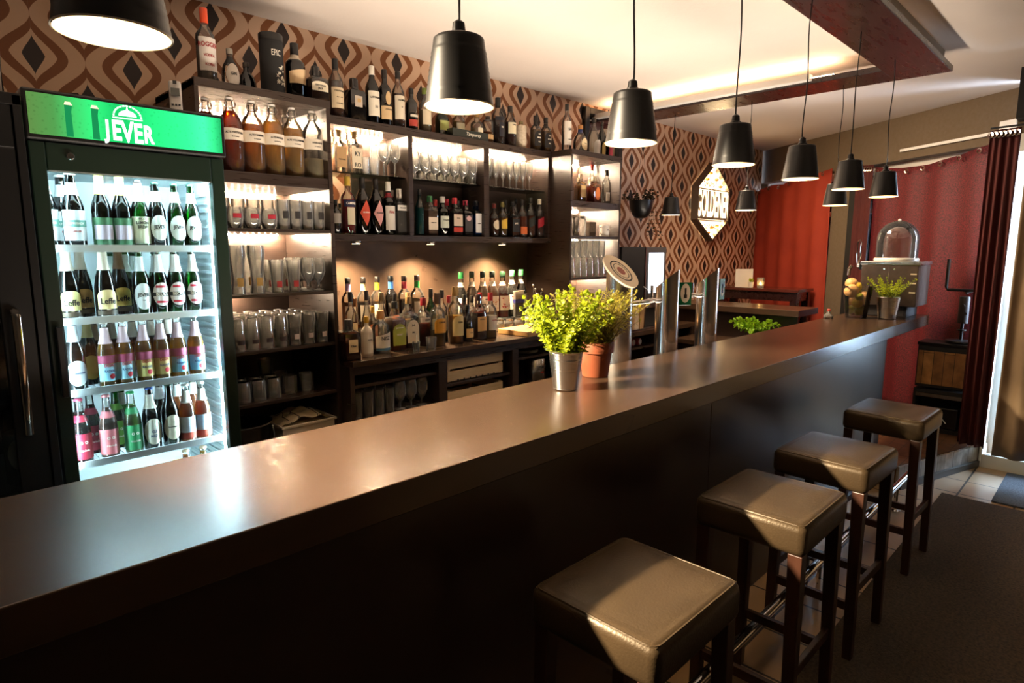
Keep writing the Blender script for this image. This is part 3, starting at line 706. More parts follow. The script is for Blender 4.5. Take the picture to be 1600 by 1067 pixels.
# cordless phone in its cradle on the fridge
t = thing('cordless_phone', 'grey cordless phone upright in its black cradle on the fridge', 'phone', (.895,2.82,2.118), -.3)
MB().box(-.045,.075,-.035,.045,.0,.02).build('cradle', BLACK, t, smooth=True, bevel=.008, angle=180)
Rt = Matrix.Rotation(radians(-12),3,'X')
hs = MB().obox((0,.0,.10), .046,.020,.155, Rt).build('handset', C('#c9c4bd',.35), t, bevel=.009, angle=180, segs=3)
MB().obox((0,-.0125,.128), .032,.002,.032, Rt).build('display', C('#4e5048',.2), hs, smooth=False)
m = MB()
for r_ in range(4):
    for c_ in range(3): m.obox((-.012+.012*c_, -.005+.0028*(3-r_)-.0125, .040+.0125*r_), .008,.002,.007, Rt)
m.build('keypad', BLACK, hs, smooth=False)
MB().obox((0,-.0125,.165),.014,.002,.014,Rt).build('speaker_grille', BLACK, hs, smooth=False)
o = MB().box(.03,.055,-.037,-.0355,.006,.010).build('red_light', emit('red_led','#ff5566',2.5), t, smooth=False)
o = MB().tube([(.48,2.68,2.126),(.50,2.67,2.150),(.53,2.67,2.155),(.55,2.68,2.126)], .003, 6).build('cable_loop', BLACK); tag(o,'short black cable loop on top of the green fridge','cable')

# ================================================================== BOTTLES
PROF = {
 'long':  [(.88,0),(1,.015),(1,.50),(.97,.56),(.80,.64),(.56,.72),(.46,.80),(.42,.90),(.40,.965),(.44,.97),(.44,.985)],
 'leffe': [(.9,0),(1,.015),(1,.36),(.96,.46),(.82,.58),(.60,.70),(.47,.80),(.42,.90),(.42,.985)],
 'spirit':[(.92,0),(1,.015),(1,.60),(.93,.655),(.66,.71),(.40,.75),(.36,.82),(.36,.97)],
 'tall':  [(.92,0),(1,.015),(1,.56),(.95,.63),(.70,.71),(.42,.78),(.38,.86),(.36,.97)],
 'square':[(.92,0),(1,.02),(1,.60),(.90,.66),(.55,.695),(.38,.73),(.35,.97)],
 'squat': [(.92,0),(1,.02),(1,.64),(.90,.70),(.50,.73),(.40,.76),(.38,.97)],
 'flask': [(.75,0),(.95,.03),(1,.20),(.97,.42),(.80,.58),(.52,.68),(.34,.75),(.32,.97)],
 'bell':  [(.95,0),(1,.03),(1,.34),(.86,.50),(.50,.66),(.32,.76),(.28,.97)],
 'syrup': [(.92,0),(1,.02),(1,.50),(.92,.58),(.62,.67),(.42,.74),(.38,.97)],
 'can':   [(.95,0),(1,.01),(1,.80),(.92,.84),(.40,.87),(.36,.97)],
 'swing': [(.94,0),(1,.012),(1,.58),(.95,.65),(.74,.725),(.45,.78),(.31,.82),(.29,.90),(.33,.905),(.33,.925)],
}
def prof_r(pf, z):
    for (r0,z0),(r1,z1) in zip(pf, pf[1:]):
        if z0 <= z <= z1: return r0 + (r1-r0)*((z-z0)/(z1-z0) if z1 > z0 else 0)
    return pf[-1][0]
def sqf(a, sq): return 1 + sq*(1/max(abs(cos(a)), abs(sin(a))) - 1) if sq else 1
def patch(pf, R, H, z0, z1, span, shape='rect', sq=0, offs=.0009, rot=0.0, nu=12, nv=8):
    """paper label lying on the bottle wall, centred on the side that faces -y"""
    vs = []; fs = []; zc = (z0+z1)/2; hz = (z1-z0)/2
    for i in range(nu+1):
        u = -1+2*i/nu
        if shape == 'oval': k = max(.02, (1-u*u))**.5; lo, hi = zc-hz*k, zc+hz*k
        elif shape == 'diamond': k = max(.01,1-abs(u)); lo, hi = zc-hz*k, zc+hz*k
        elif shape == 'arch': lo, hi = z0, z1-(z1-z0)*.30*(1-max(0,1-u*u)**.5)
        elif shape == 'wave': lo, hi = z0, z1-(z1-z0)*.14*(1-u)
        elif shape == 'slant': lo, hi = z0+(z1-z0)*.35*(1+u)/2, z1-(z1-z0)*.35*(1-u)/2
        else: lo, hi = z0, z1
        a = u*span/2 + rot
        for j in range(nv+1):
            z = lo+(hi-lo)*j/nv; an = a - pi/2
            r = prof_r(pf, z/H)*R*sqf(an, sq) + offs
            vs.append((r*cos(an), r*sin(an), z))
    for i in range(nu):
        for j in range(nv): b = i*(nv+1)+j; fs.append((b, b+nv+1, b+nv+2, b+1))
    return vs, fs
INK = C('#17130f', .6); INKW = C('#f2ead8', .6); INKR = C('#a01c1c', .6); INKG = C('#c9a04a', .4, .6); INKB = C('#1c3f6e', .6)
INKS = dict(k=INK, w=INKW, r=INKR, g=INKG, b=INKB)
def bottle(name, cat, label, X, Y, Z, H, R, kind='spirit', gl='clear', liq=None, lvl=.55, cap='#111111', capz=.86, lab=None, lab2=None, neck=None, txt=(), group=None, sq=None, rot=0.0, n=20):
    """lab = (z0, z1, span in degrees, colour, shape) with heights as shares of H; txt = (string, height share, size, ink)"""
    t = thing(name, label, cat, (X,Y,Z), rot, group)
    pf = PROF[kind]; sq = sq if sq is not None else (.78 if kind in ('square','squat') else 0)
    hb = min(pf[-1][1], .985)
    MB().lathe([(r*R, z*H) for r,z in pf], n, sq=0 if not sq else sq).build('glass_body' if kind != 'can' else 'body', gl if not isinstance(gl,str) else GL[gl], t, angle=50)
    if liq:
        q = [(r*R*.93, max(z*H,.004)) for r,z in pf if z < lvl] + [(prof_r(pf,lvl)*R*.93, lvl*H)]
        MB().lathe(q, n, sq=sq).build('drink', LQ(liq), t, angle=50)
    if cap:
        r = prof_r(pf, .96)*R
        if kind in ('long','leffe'): MB().lathe([(r*1.18,H*.962),(r*1.22,H*.968),(r*1.1,H*.99),(r*.9,H)], 14).build('crown_cap', C(cap,.3,.3), t)
        else: MB().lathe([(r*1.14,capz*H),(r*1.16,capz*H+.002),(r*1.14,H-.002),(r*1.0,H)], 14).build('cap', C(cap,.35), t, angle=50)
    if neck:
        z0, z1, c = neck
        MB().lathe([(prof_r(pf,z0+(z1-z0)*i/5)*R+.0009, (z0+(z1-z0)*i/5)*H) for i in range(6)], 14, cap=False).build('neck_label', C(c,.45), t)
    for L_, nm in ((lab,'label'),(lab2,'second_label')):
        if L_:
            z0, z1, sp, c, *sh = L_
            vs, fs = patch(pf, R, H, z0*H, z1*H, radians(sp), sh[0] if sh else 'rect', sq, .0009 if nm == 'label' else .0015)
            lo = MB().add(vs, fs).build(nm, C(c,.55), t, angle=60)
            if nm == 'label':
                for s in txt:
                    st_, zz, size, ink = s[:4]
                    rr = prof_r(pf, zz)*R
                    if sq: lettering(st_, size, INKS[ink], lo, (0, -rr*1.0-.0014-.0, zz*H), sx=.85, bold=size*.02)
                    else: lettering(st_, size, INKS[ink], lo, (0,0,zz*H), R=rr+.0012, sx=.85, bold=size*.02)
    return t
BG = 'beer bottles in the fridge'
# --- fridge, top row

GR1 = 'bottles on the top fridge shelf'
def grey_beer(x,y,l): return bottle('beer_bottle','bottle',l,x,y,SH[0],.262,.034,'long','dbrown',cap='#e9e9e4',neck=(.70,.86,'#dfe6e4'),lab=(.10,.50,150,'#dfe6e8'),lab2=(.28,.37,154,'#6fa79a'),txt=(('ALPIRSBACH',.325,.010,'w'),('HELLES',.22,.010,'r')),group=BG)
for x,y,l in ((.402,2.66,'brown beer bottle with pale blue grey label, leftmost on the top fridge shelf'),(.480,2.66,'brown beer bottle with pale blue grey label, second on the top fridge shelf'),(.375,2.78,'brown beer bottle behind the leftmost pale label bottle on the top shelf'),(.470,2.78,'brown beer bottle standing behind the second pale label bottle, top shelf')): grey_beer(x,y,l)
xs = [0.565, 0.629, 0.688, 0.746, 0.813, 0.871]
for i in (0,1): bottle('beer_bottle','bottle',('dark beer bottle with gold foil neck and colourful picture label, left one','dark beer bottle with gold foil neck and colourful picture label, right one')[i],xs[i],2.66,SH[0],.258,.032,'long','dgreen',cap='#d8b860',neck=(.74,.97,'#d9bd6a'),lab=(.05,.42,150,'#3d6a45'),lab2=(.12,.32,120,'#c8b8c4'),txt=(),group=BG)
bottle('beer_bottle','bottle','green bottle with black cap and pale yellow lemon brew label in the fridge',xs[2],2.66,SH[0],.252,.030,'long','green',cap='#15171a',neck=(.68,.95,'#e9ebe0'),lab=(.07,.46,150,'#e8ecc8'),txt=(("BECK'S",.43,.010,'k'),('LEMON',.37,.015,'k'),('BREW',.31,.015,'k')),group=BG)
for i in range(3): bottle('beer_bottle','bottle',f'green bottle with oval white JEVER label, {ORD[i]} from the left on the top fridge shelf',xs[3+i],2.66,SH[0],.248,.030,'long',('dgreen','green','green')[i],cap='#12382a',neck=(.70,.86,'#dde6da'),lab=(.12,.50,125,'#eef2e8','oval'),txt=(('JEVER',.32,.019,'k'),),group=BG)
for x,l in ((xs[2]-.028,'green bottle behind the lemon brew bottle on the top fridge shelf'),(xs[3]+.03,'green bottle behind the first JEVER bottle on the top shelf')): bottle('beer_bottle','bottle',l,x,2.78,SH[0],.248,.030,'long','dgreen',cap='#15171a',neck=(.68,.9,'#e4e8e0'),group=BG)
# --- second row
xs = [0.444, 0.554, 0.671, 0.734, 0.793, 0.857]
xb = [0.504, 0.628, 0.654]
for i,(x,y,l) in enumerate(((xs[0],2.66,'brown abbey beer bottle with white foil neck, leftmost on the second shelf'),(xs[1],2.66,'brown abbey beer bottle with striped foil neck, second shelf'),(xb[0],2.77,'brown abbey beer bottle standing behind the leftmost one'),(xb[1],2.77,'brown abbey beer bottle with dark spotted foil, behind the striped one'))):
    bottle('beer_bottle','bottle',l,x,y,SH[1],.250,.034,'leffe','dbrown',cap=('#efe9da','#e6dfd0','#efe9da','#3a2c20')[i],neck=(.70,.97,('#efe7d6','#d9cdb8','#efe7d6','#6b4c2c')[i]),lab=(.14,.42,115,('#ece39a','#ecd79a','#b98a4e','#d9b95a')[i],'arch'),lab2=(.055,.12,130,'#4a3a2a'),txt=(('Leffe',.25,.030,'k'),),group=BG)
bottle('beer_bottle','bottle','green JEVER bottle with grey oval label on the second fridge shelf',xs[2],2.66,SH[1],.248,.030,'long','green',cap='#12382a',neck=(.68,.90,'#dfe8e6'),lab=(.10,.50,125,'#dbe4e6','oval'),txt=(('JEVER',.32,.019,'k'),('FUN',.24,.006,'k')),group=BG)
for i in range(3):
    t = bottle('beer_bottle','bottle',f"green bottle with round red and white BECK'S label, {ORD[i]} from the left",xs[3+i],2.66,SH[1],.248,.030,'long','green',cap='#12382a',neck=(.66,.93,'#e9ebe8'),lab=(.14,.50,125,'#e8e4e2','oval'),lab2=(.29,.35,135,'#2a2a2c'),txt=(("BECK'S",.32,.016,'w'),),group=BG)
    pf = PROF['long']; m = MB()
    for w0,w1 in ((.42,.455),(.185,.22)):
        vs,fs = patch(pf,.030,.248,w0*.248,w1*.248,radians(74),'rect',0,.0013); m.add(vs,fs)
    m.build('red_ring', C('#b32034',.5), t)
bottle('beer_bottle','bottle','green bottle squeezed behind the JEVER bottle on the second shelf',xb[2],2.79,SH[1],.248,.030,'long','green',cap='#12382a',neck=(.66,.93,'#e9ebe8'),group=BG)
for k,x in enumerate((.62,.70,.78,.86)): bottle('beer_bottle','bottle',f'green bottle in the back row of the second fridge shelf, {ORD[k]} from the left',x,2.86,SH[1],.24,.030,'long','green',cap='#12382a',neck=(.66,.93,'#e9ebe8'),group=BG,n=12)
# --- third row
xs = [0.441, 0.538, 0.596, 0.662, 0.723, 0.783, 0.849]
bottle('beer_bottle','bottle','dark bottle with silver oval label and silver neck, leftmost on the third shelf',xs[0],2.66,SH[2],.255,.032,'long','black',cap='#dfe2e4',neck=(.70,.93,'#d5dade'),lab=(.08,.44,130,'#dfe5e8','oval'),txt=(('KROMBACHER',.26,.0085,'b'),),group=BG)
bottle('beer_bottle','bottle','dark bottle with golden oval label behind the silver labelled one',xs[0]+.062,2.76,SH[2],.255,.031,'long','dbrown',cap='#d8b860',neck=(.70,.90,'#d9c98a'),lab=(.08,.44,130,'#caa84e','oval'),group=BG)
bottle('beer_bottle','bottle','dark bottle half hidden at the left end of the third shelf',.375,2.80,SH[2],.25,.031,'long','black',cap='#dfe2e4',neck=(.70,.93,'#d5dade'),group=BG)
for i in range(6):
    t = bottle('beer_bottle','bottle',f'golden beer bottle with pink and blue label, {ORD[i]} from left on third shelf',xs[1+i],2.66,SH[2],.245,.0305,'long','clear',liq='#d8a020',lvl=.80,cap='#e8e2d8',neck=(.66,.90,'#d9b8bc'),lab=(.10,.36,140,('#8fc6d8','#9fd0da','#d8c878','#d2b870','#86c2dc','#8cc4de')[i]),lab2=(.37,.49,140,'#8c2a4e'),txt=(('DESPE',.335,.014,'r'),('RADOS',.25,.012,'b')),group=BG)
    vs,fs = patch(PROF['long'],.0305,.245,.13*.245,.21*.245,radians(34),'oval',0,.0014,rot=.25); MB().add(vs,fs).build('red_dot', C('#b0202c',.4), t)
xb = [0.532, 0.591, 0.662, 0.728, 0.789]
for i,x in enumerate(xb): bottle('beer_bottle','bottle',f'brown bottle in the back row of the third fridge shelf, {ORD[i]} from the left',x,2.80,SH[2],.245,.030,'long','brown',cap='#e8e2d8',neck=(.66,.90,'#c9b8a8'),group=BG,n=12)
# --- fourth row
xs = [0.437, 0.522, 0.602, 0.666, 0.735, 0.797, 0.856]
def soda(x,y,l,c,liq,lab,gl='clear',ncol=None,txt='fritz-kola'):
    return bottle('soda_bottle','bottle',l,x,y,SH[3],.238,.030,'long',gl,liq=liq,lvl=.78,cap=c,neck=(.64,.74,ncol or lab),lab=(.06,.46,190,lab),txt=(('o o',.33,.022,'w'),(txt,.20,.0105,'w')),group='bottles on the fourth fridge shelf')
soda(xs[0],2.66,'soda bottle with deep red label at the left of the fourth shelf','#c84a68','#3a1c1c','#a81e38')
soda(xs[0]+.052,2.76,'dark red labelled soda bottle behind the deep red one','#8c1c30','#3a1010','#8a1a30')
soda(xs[1],2.66,'soda bottle with salmon pink label on the fourth fridge shelf','#e08c90','#b88f7c','#d9757a')
soda(xs[2],2.66,'soda bottle with bright green label on the fourth fridge shelf','#2f9a5a','#a8c87c','#2f9458')
soda(xs[1]+.052,2.77,'yellow green soda bottle behind the pink and green ones','#58b03c','#8fb83a','#6aa53c',gl='green')
bottle('beer_bottle','bottle','brown bottle with cream oval and blue rimmed label on the fourth shelf',xs[3],2.66,SH[3],.245,.031,'long','brown',cap='#2a4c8c',neck=(.66,.88,'#e6dfcc'),lab=(.08,.50,130,'#e9e2cc','oval'),txt=(('CLI',.29,.014,'b'),('MAX',.22,.014,'b')),group=BG)
bottle('beer_bottle','bottle','dark green bottle with round cream label on the fourth shelf',xs[4],2.66,SH[3],.250,.032,'long','dgreen',cap='#1a4428',lab=(.10,.50,125,'#e6dcc0','oval'),txt=(('Benediktiner',.31,.0085,'k'),),group=BG)
for i in (0,1): bottle('soda_bottle','bottle',('clear bottle of cloudy orange drink, left one on the fourth shelf','clear bottle of cloudy orange drink, right one on the fourth shelf')[i],xs[5+i],2.66,SH[3],.238,.030,'long','clear',liq='#e89a5a',lvl=.66,cap='#e9e4dc',neck=(.68,.88,'#e2d8cc'),lab=(.08,.44,150,('#d4dbe8','#c9d8ea')[i]),lab2=(.06,.17,152,'#a8402c'),group='bottles on the fourth fridge shelf')
for i,x in enumerate([0.437, 0.739, 0.806, 0.869, 0.602]): bottle('beer_bottle','bottle',('pale labelled bottle at the far left behind the red soda','dark bottle behind the blue rimmed label','orange drink bottle behind the orange pair, left','orange drink bottle behind the orange pair, right','green bottle in the back of the fourth shelf')[i],x,2.80,SH[3],.24,.030,'long',('dbrown','dbrown','clear','clear','green')[i],liq=(None,None,'#e89a5a','#e89a5a',None)[i],lvl=.66,cap='#dfdfdc',neck=(.68,.88,'#d8d8d4'),group=BG,n=12)
for i,(px,c) in enumerate(zip([0.781, 0.847],('#e8a45a','#e8c85a'))): bottle('soda_bottle','bottle',('soda bottle with only its orange neck showing over the bar edge, left','soda bottle with only its yellow neck showing over the bar edge, right')[i],px,2.66,SH[4],.235,.030,'long','clear',liq=c,lvl=.9,cap='#e9c9a4',neck=(.62,.80,c),group='bottles on the lowest visible fridge shelf')
o = MB().box(-.035,.035,-.02,.02,0,.19).build('drink_carton', C('#d8b820',.5), smooth=False, bevel=.002, loc=(0,0,0)); o.location = (.775,2.68,SH[4]); tag(o,'yellow drink carton just above the bar edge in the fridge','carton')

# --- swing top bottles
def swing(x, y, l, liq, s, lv=.80):
    H, R = .338, .0505
    t = bottle('swing_top_bottle','bottle',l,x,y,1.9655,H,R,'swing','clear',liq=liq,lvl=lv,cap=None,lab=(.40,.55,170,'#ddd0bc'),txt=((s,.495,.0115,'k'),('Bio Obstbrand',.445,.006,'k')),group='swing-top bottles of fruit spirit')
    m = MB().lathe([(.013,H*.925),(.016,H*.935),(.017,H*.955),(.012,H*.965)],12); m.build('stopper', C('#e8e0d4',.3), t)
    m = MB()
    for sx in (-1,1):
        m.tube([(sx*.019,0,H*.835),(sx*.024,-.004,H*.87),(sx*.022,-.006,H*.92),(sx*.014,0,H*.965),(0,0,H*.975)], .0016, 5)
        m.tube([(sx*.018,-.006,H*.82),(sx*.026,-.010,H*.86),(sx*.020,-.014,H*.90)], .0016, 5)
    m.tube([(.018*cos(a),.018*sin(a),H*.835) for a in [k*pi/6 for k in range(13)]], .0016, 5)
    m.build('wire_clasp', STEEL, t)
xs = [1.082, 1.154, 1.252, 1.348, 1.446, 1.549]
sw = (('dark amber swing-top bottle half hidden behind the fridge header','#8c4414','ALTE ZWETSCHGE',.78),('amber swing-top bottle, brownest of the row','#9a4c18','ALTE ZWETSCHGE',.78),('golden swing-top bottle right of the brownest one','#b8843c','ALTE HIMBEERE',.64),('pale gold swing-top bottle in the middle of the row','#c4a05c','ALTE MARILLE',.72),('pale yellow swing-top bottle second from the right','#c9a868','ALTE WILLIAMS-BIRNE',.66),('nearly clear swing-top bottle at the right end, half empty','#d9cdb0','HASELNUSS',.28))
for i,(x,(l,c,s,lv)) in enumerate(zip(xs,sw)): swing(x,2.94 if i else 3.03,l,c,s,lv)
swing(1.500,3.12,'clear swing-top bottle standing behind the last two','#d9cdb0','HASELNUSS',.3)

# --- top of the shelf units
TS = 'bottles along the top of the shelf units'
ZT = 2.336
def B(name, l, spec, **k):
    X,Y,Z,H,R = spec; return bottle(name,'bottle',l,X,Y,Z,H,R,group=k.pop('group',TS),**k)
B('vodka_bottle','clear bottle with orange cap and white label at the left end of the cabinet top',(1.080, 2.970, 2.336, 0.315, 0.040),kind='spirit',gl='clear',liq='#c9c4bc',lvl=.5,cap='#d8481c',capz=.80,lab=(.16,.60,120,'#d8cec4'),txt=(('ROGGEN',.50,.0260,'r'),('VODKA',.36,.0156,'r'),('KORN',.24,.0156,'r')))
B('gin_bottle','round clear bottle with dark neck and white oval label on the cabinet top',(1.189, 2.990, 2.336, 0.177, 0.039),kind='flask',gl='clear',cap='#8d8578',lab=(.06,.62,100,'#ddd2c4','oval'),neck=(.62,.80,'#141414'),txt=(('GIN',.36,.0182,'k'),))
B('liqueur_bottle','small dark engraved flask right of the round clear bottle',(1.299, 3.080, 2.336, 0.157, 0.043),kind='flask',gl='dbrown',cap='#3a3026')
t = thing('bottle_tube','tall black cardboard bottle tube with white Gothic lettering','tube',(1.384, 2.990, 2.336, 0.279, 0.054)[:3]); X,Y,Z,H,R = (1.384, 2.990, 2.336, 0.279, 0.054)
MB().lathe([(R,0),(R,H-.004),(R*.97,H)],32).build('tube_body', BLACKM, t, angle=50)
MB().lathe([(R+.001,H-.03),(R+.001,H-.002),(R*.97,H+.002)],32).build('tube_lid', BLACK, t, angle=50)
lettering('EPIC', .038, INKW, t, (0,0,H*.68), R=R, sx=.62); 
m = MB()
for k in range(26):
    a = random.uniform(-.1,.75); z = H*random.uniform(.18,.5); pts = [((R+.0012)*sin(a+.05*j), -(R+.0012)*cos(a+.05*j), z+.006*sin(j*1.7+k)) for j in range(5)]; m.tube(pts,.0012,4)
m.build('white_engraving', INKW, t)
B('rum_bottle','dark brown rum bottle with cream flower label and black cap',(1.500, 2.990, 2.336, 0.268, 0.048),kind='spirit',gl='dbrown',cap='#0e0c0c',capz=.80,neck=(.70,.79,'#c9bca8'),lab=(.28,.56,120,'#d2b48a','wave'))
B('whiskey_bottle','square amber whiskey bottle with slanted cream Gentleman label',(1.595, 2.970, 2.336, 0.177, 0.048),kind='square',gl='clear',liq='#5c2a10',lvl=.62,cap='#0e0c0c',capz=.74,lab=(.30,.56,86,'#ddcfb4','arch'),txt=(('GENTLEMAN',.45,.0111,'k'),('JACK',.37,.0130,'k')))
B('whiskey_bottle','amber whiskey bottle with cream label showing a galloping horse',(1.838, 3.200, 2.336, 0.309, 0.040),kind='tall',gl='clear',liq='#7a3f16',lvl=.62,cap='#101010',capz=.82,lab=(.15,.50,130,'#d6c09c'),txt=(('TYRCONNELL',.44,.0117,'k'),('~ ~',.34,.0286,'k'),('SINGLE MALT',.23,.0078,'k')))
B('whisky_bottle','black squat whisky bottle with gold number 10',(1.949, 3.200, 2.336, 0.227, 0.050),kind='squat',gl='black',cap='#1a1614',capz=.80,lab=(.30,.56,50,'#b8a894'),txt=(('10',.45,.0286,'g'),))
B('whisky_bottle','green whisky bottle with white label and white cap, LAPHROAIG 10',(2.069, 3.200, 2.336, 0.318, 0.040),kind='tall',gl='dgreen',cap='#e4dccc',capz=.84,lab=(.12,.55,130,'#e2d8c2'),txt=(('LAPHROAIG',.44,.0143,'k'),('10',.28,.0234,'k')))
B('whisky_bottle','dark whisky bottle with tall oval seal and low cream label',(2.154, 3.200, 2.336, 0.314, 0.039),kind='spirit',gl='dbrown',cap='#1c1512',capz=.84,lab=(.10,.34,130,'#d0b184'),lab2=(.36,.60,50,'#c9a878','oval'),txt=(('LAGAVULIN',.28,.0104,'k'),))
B('whisky_bottle','amber whisky bottle with white TALISKER label and clear neck',(2.248, 3.200, 2.336, 0.322, 0.038),kind='tall',gl='clear',liq='#6a3214',lvl=.6,cap='#17120f',capz=.88,lab=(.14,.56,130,'#d9cbb2'),txt=(('TALISKER',.48,.0143,'k'),('10',.36,.0117,'k')))
B('whisky_bottle','black whisky bottle with ring emblem and red bottom label',(2.343, 3.200, 2.336, 0.244, 0.037),kind='spirit',gl='black',cap='#131313',lab=(.08,.24,120,'#a83a2c'),lab2=(.30,.36,90,'#cfc4b0'))
B('spirit_bottle','clear bottle with cream label and green foil beside the hanging lamp',(2.444, 3.200, 2.336, 0.262, 0.039),kind='tall',gl='clear',liq='#b0a078',lvl=.5,cap='#6b7a34',lab=(.16,.50,110,'#d2c3a4'))
B('spirit_bottle','yellow green bottle partly hidden behind the hanging lamp',(2.626, 3.260, 2.336, 0.198, 0.045),kind='tall',gl='green',liq='#8a8a2c',lab=(.2,.5,110,'#b8c070'),cap='#303818')
B('spirit_bottle','golden bottle behind the black carton under the hanging lamp',(2.766, 3.260, 2.336, 0.208, 0.042),kind='spirit',gl='clear',liq='#b8903c',lab=(.2,.5,110,'#d8d2b4'),cap='#4a3a18')
o = MB().box(-.155,.155,-.045,.045,0,.050).build('gin_carton', C('#1e2620',.5), smooth=False, bevel=.002, loc=(2.785,3.20,ZT)); tag(o,'dark carton lying flat on the shelf top reading Tanqueray','carton'); lettering('Tanqueray', .030, INKW, o, (.02,-.0455,.026), shear=.3)
B('gin_bottle','clear bottle wrapped in crossed straw cords right of the carton',(2.876, 3.200, 2.336, 0.175, 0.043),kind='spirit',gl='clear',liq='#b09060',lvl=.45,cap='#8c6a3c',lab=(.3,.46,60,'#d9cdb0'))
B('rum_bottle','short clear decanter with broad pale wooden foot',(2.975, 3.200, 2.336, 0.173, 0.039),kind='can',gl='clear',liq='#8c4a20',lvl=.4,cap='#2a1a10',lab=(.12,.30,359,'#c9a070'))
B('brandy_bottle','tall dark brandy bottle with blue black crest label',(3.071, 3.200, 2.336, 0.309, 0.046),kind='spirit',gl='clear',liq='#3a160c',lvl=.55,cap='#171512',capz=.80,lab=(.16,.46,60,'#1c1c26'),lab2=(.50,.58,130,'#17161e'),txt=(('XO',.36,.0156,'w'),))
B('rum_bottle','amber rum bottle with cream label below a small bird',(3.189, 3.200, 2.336, 0.273, 0.043),kind='tall',gl='clear',liq='#5a2410',lvl=.6,cap='#1c1410',lab=(.30,.58,120,'#dccfae'),txt=(('BUMBU',.52,.0117,'k'),))
B('liqueur_bottle','white speckled canister bottle with cork stopper',(3.299, 3.200, 2.336, 0.185, 0.039),kind='can',gl=pm('speckled_white','#d6c7b0',.5,var='#b8a68c',scale=70),cap='#8a7a52',capz=.88)
for i,px in enumerate(((3.453, 3.200, 2.336, 0.247, 0.040),(3.565, 3.200, 2.336, 0.249, 0.041))): B('rum_bottle',('brown rum bottle with round topped black label, left of the pair','brown rum bottle with round topped black label, right of the pair')[i],px,kind='spirit',gl='clear',liq='#8c6428',lvl=.6,cap='#15110e',capz=.84,neck=(.72,.82,'#1c1814'),lab=(.12,.56,110,'#1d1815','arch'),txt=(('OLD',.46,.0117,'w'),('MONK',.36,.0143,'w'),('RUM',.24,.0117,'w')))
B('vodka_bottle','slim clear bottle with white label lettered SA at the unit corner',(3.591, 3.020, 2.337, 0.320, 0.035),kind='tall',gl='clear',cap='#1a1614',lab=(.10,.62,150,'#dcd4c6'),txt=(('SAV',.44,.0234,'k'),('VODKA',.22,.0117,'k')))
B('gin_bottle','round bottle with wooden ball cap and cream oval label',(3.774, 3.040, 2.337, 0.201, 0.053),kind='flask',gl='clear',cap='#b07840',neck=(.70,.84,'#1c2c58'),lab=(.08,.52,80,'#e6d2a8','oval'),txt=(('Tonka',.32,.0117,'k'),))
for i,(px,g,l) in enumerate((((3.988, 3.080, 2.337, 0.292, 0.055),'clear','engraved clear decanter with black stopper and arched label'),((4.069, 3.060, 2.337, 0.272, 0.030),'dbrown','slim dark bottle with black cap right of the engraved decanter'),((4.162, 3.060, 2.337, 0.256, 0.031),'brown','slim red brown bottle at the right end of the shelf top'))): B('liqueur_bottle',l,px,kind=('bell','tall','tall')[i],gl=g,cap='#0f0e0e',lab=(.06,.42,90,('#b9b4aa','#a88c4c','#b03850')[i],'arch'))
# dark frame on the wallpaper
t = thing('picture_frame','thick black framed mirror leaning on the wallpaper behind the bottles','mirror',(0,0,0))
m = MB()
for b_ in ((4.24,4.30,3.36,3.395,2.34,2.80),(4.72,4.78,3.36,3.395,2.34,2.80),(4.30,4.72,3.36,3.395,2.745,2.80),(4.30,4.72,3.36,3.395,2.34,2.39)): m.box(*b_)
m.build('frame', BLACK, t, smooth=False, bevel=.006); MB().box(4.30,4.72,3.385,3.39,2.39,2.745).build('mirror_glass', pm('mirror','#c9beb0',.04,1.0), t, smooth=False)

# --- lit bays, lower row
ZB = 1.7068; BY = 3.215; GB = 'bottles in the lit bays of the wall shelf'
def D(name, l, spec, **k): X,Y,Z,H,R = spec; return bottle(name,'bottle',l,X,Y,Z,H,R,group=GB,**k)
D('aperitif_bottle','small dark bottle with round pale label at the left end of the first bay',(1.808, 3.200, 1.707, 0.186, 0.027),kind='spirit',gl='black',lab=(.3,.6,120,'#9a9084'))
D('aperitif_bottle','small bottle with salmon label behind the red bitter bottle',(1.887, 3.290, 1.707, 0.174, 0.026),kind='spirit',gl='clear',liq='#a03020',lab=(.2,.6,120,'#d88870'))
D('bitter_bottle','red CAMPARI bottle in the first lit bay',(1.895, 3.215, 1.707, 0.320, 0.040),kind='spirit',gl='clear',liq='#c4101c',lvl=.60,cap='#c9a83c',capz=.84,lab=(.16,.46,70,'#d8c8a8'),lab2=(.47,.59,120,'#1c1a3a'),txt=(('CAMPARI',.53,.0175,'w'),))
D('vermouth_bottle','dark wine bottle with orange diamond label',(1.990, 3.215, 1.707, 0.324, 0.043),kind='tall',gl='dgreen',cap='#141210',capz=.80,lab=(.14,.60,100,'#c8482c','diamond'),txt=(('BELSAZAR',.38,.0111,'w'),))
D('vermouth_bottle','dark wine bottle with rose diamond label',(2.081, 3.215, 1.707, 0.324, 0.042),kind='tall',gl='dgreen',cap='#17110e',capz=.80,lab=(.14,.60,100,'#d0948c','diamond'),txt=(('BELSAZAR',.38,.0111,'k'),))
D('liqueur_bottle','dark red bottle with white cap and white label lettered PIAK',(2.169, 3.215, 1.707, 0.312, 0.038),kind='spirit',gl='dbrown',cap='#e0d8cc',capz=.82,neck=(.70,.79,'#7c1420'),lab=(.08,.54,120,'#d8cfc0'),txt=(('PIAK',.42,.0208,'r'),))
for i,px in enumerate(((2.179, 3.300, 1.707, 0.266, 0.027),(2.253, 3.300, 1.707, 0.274, 0.028))): D('liqueur_bottle',('white capped bottle behind, left of the PIAK bottle','white capped bottle behind, right of the PIAK bottle')[i],px,kind='spirit',gl='clear',cap='#e0d8cc')
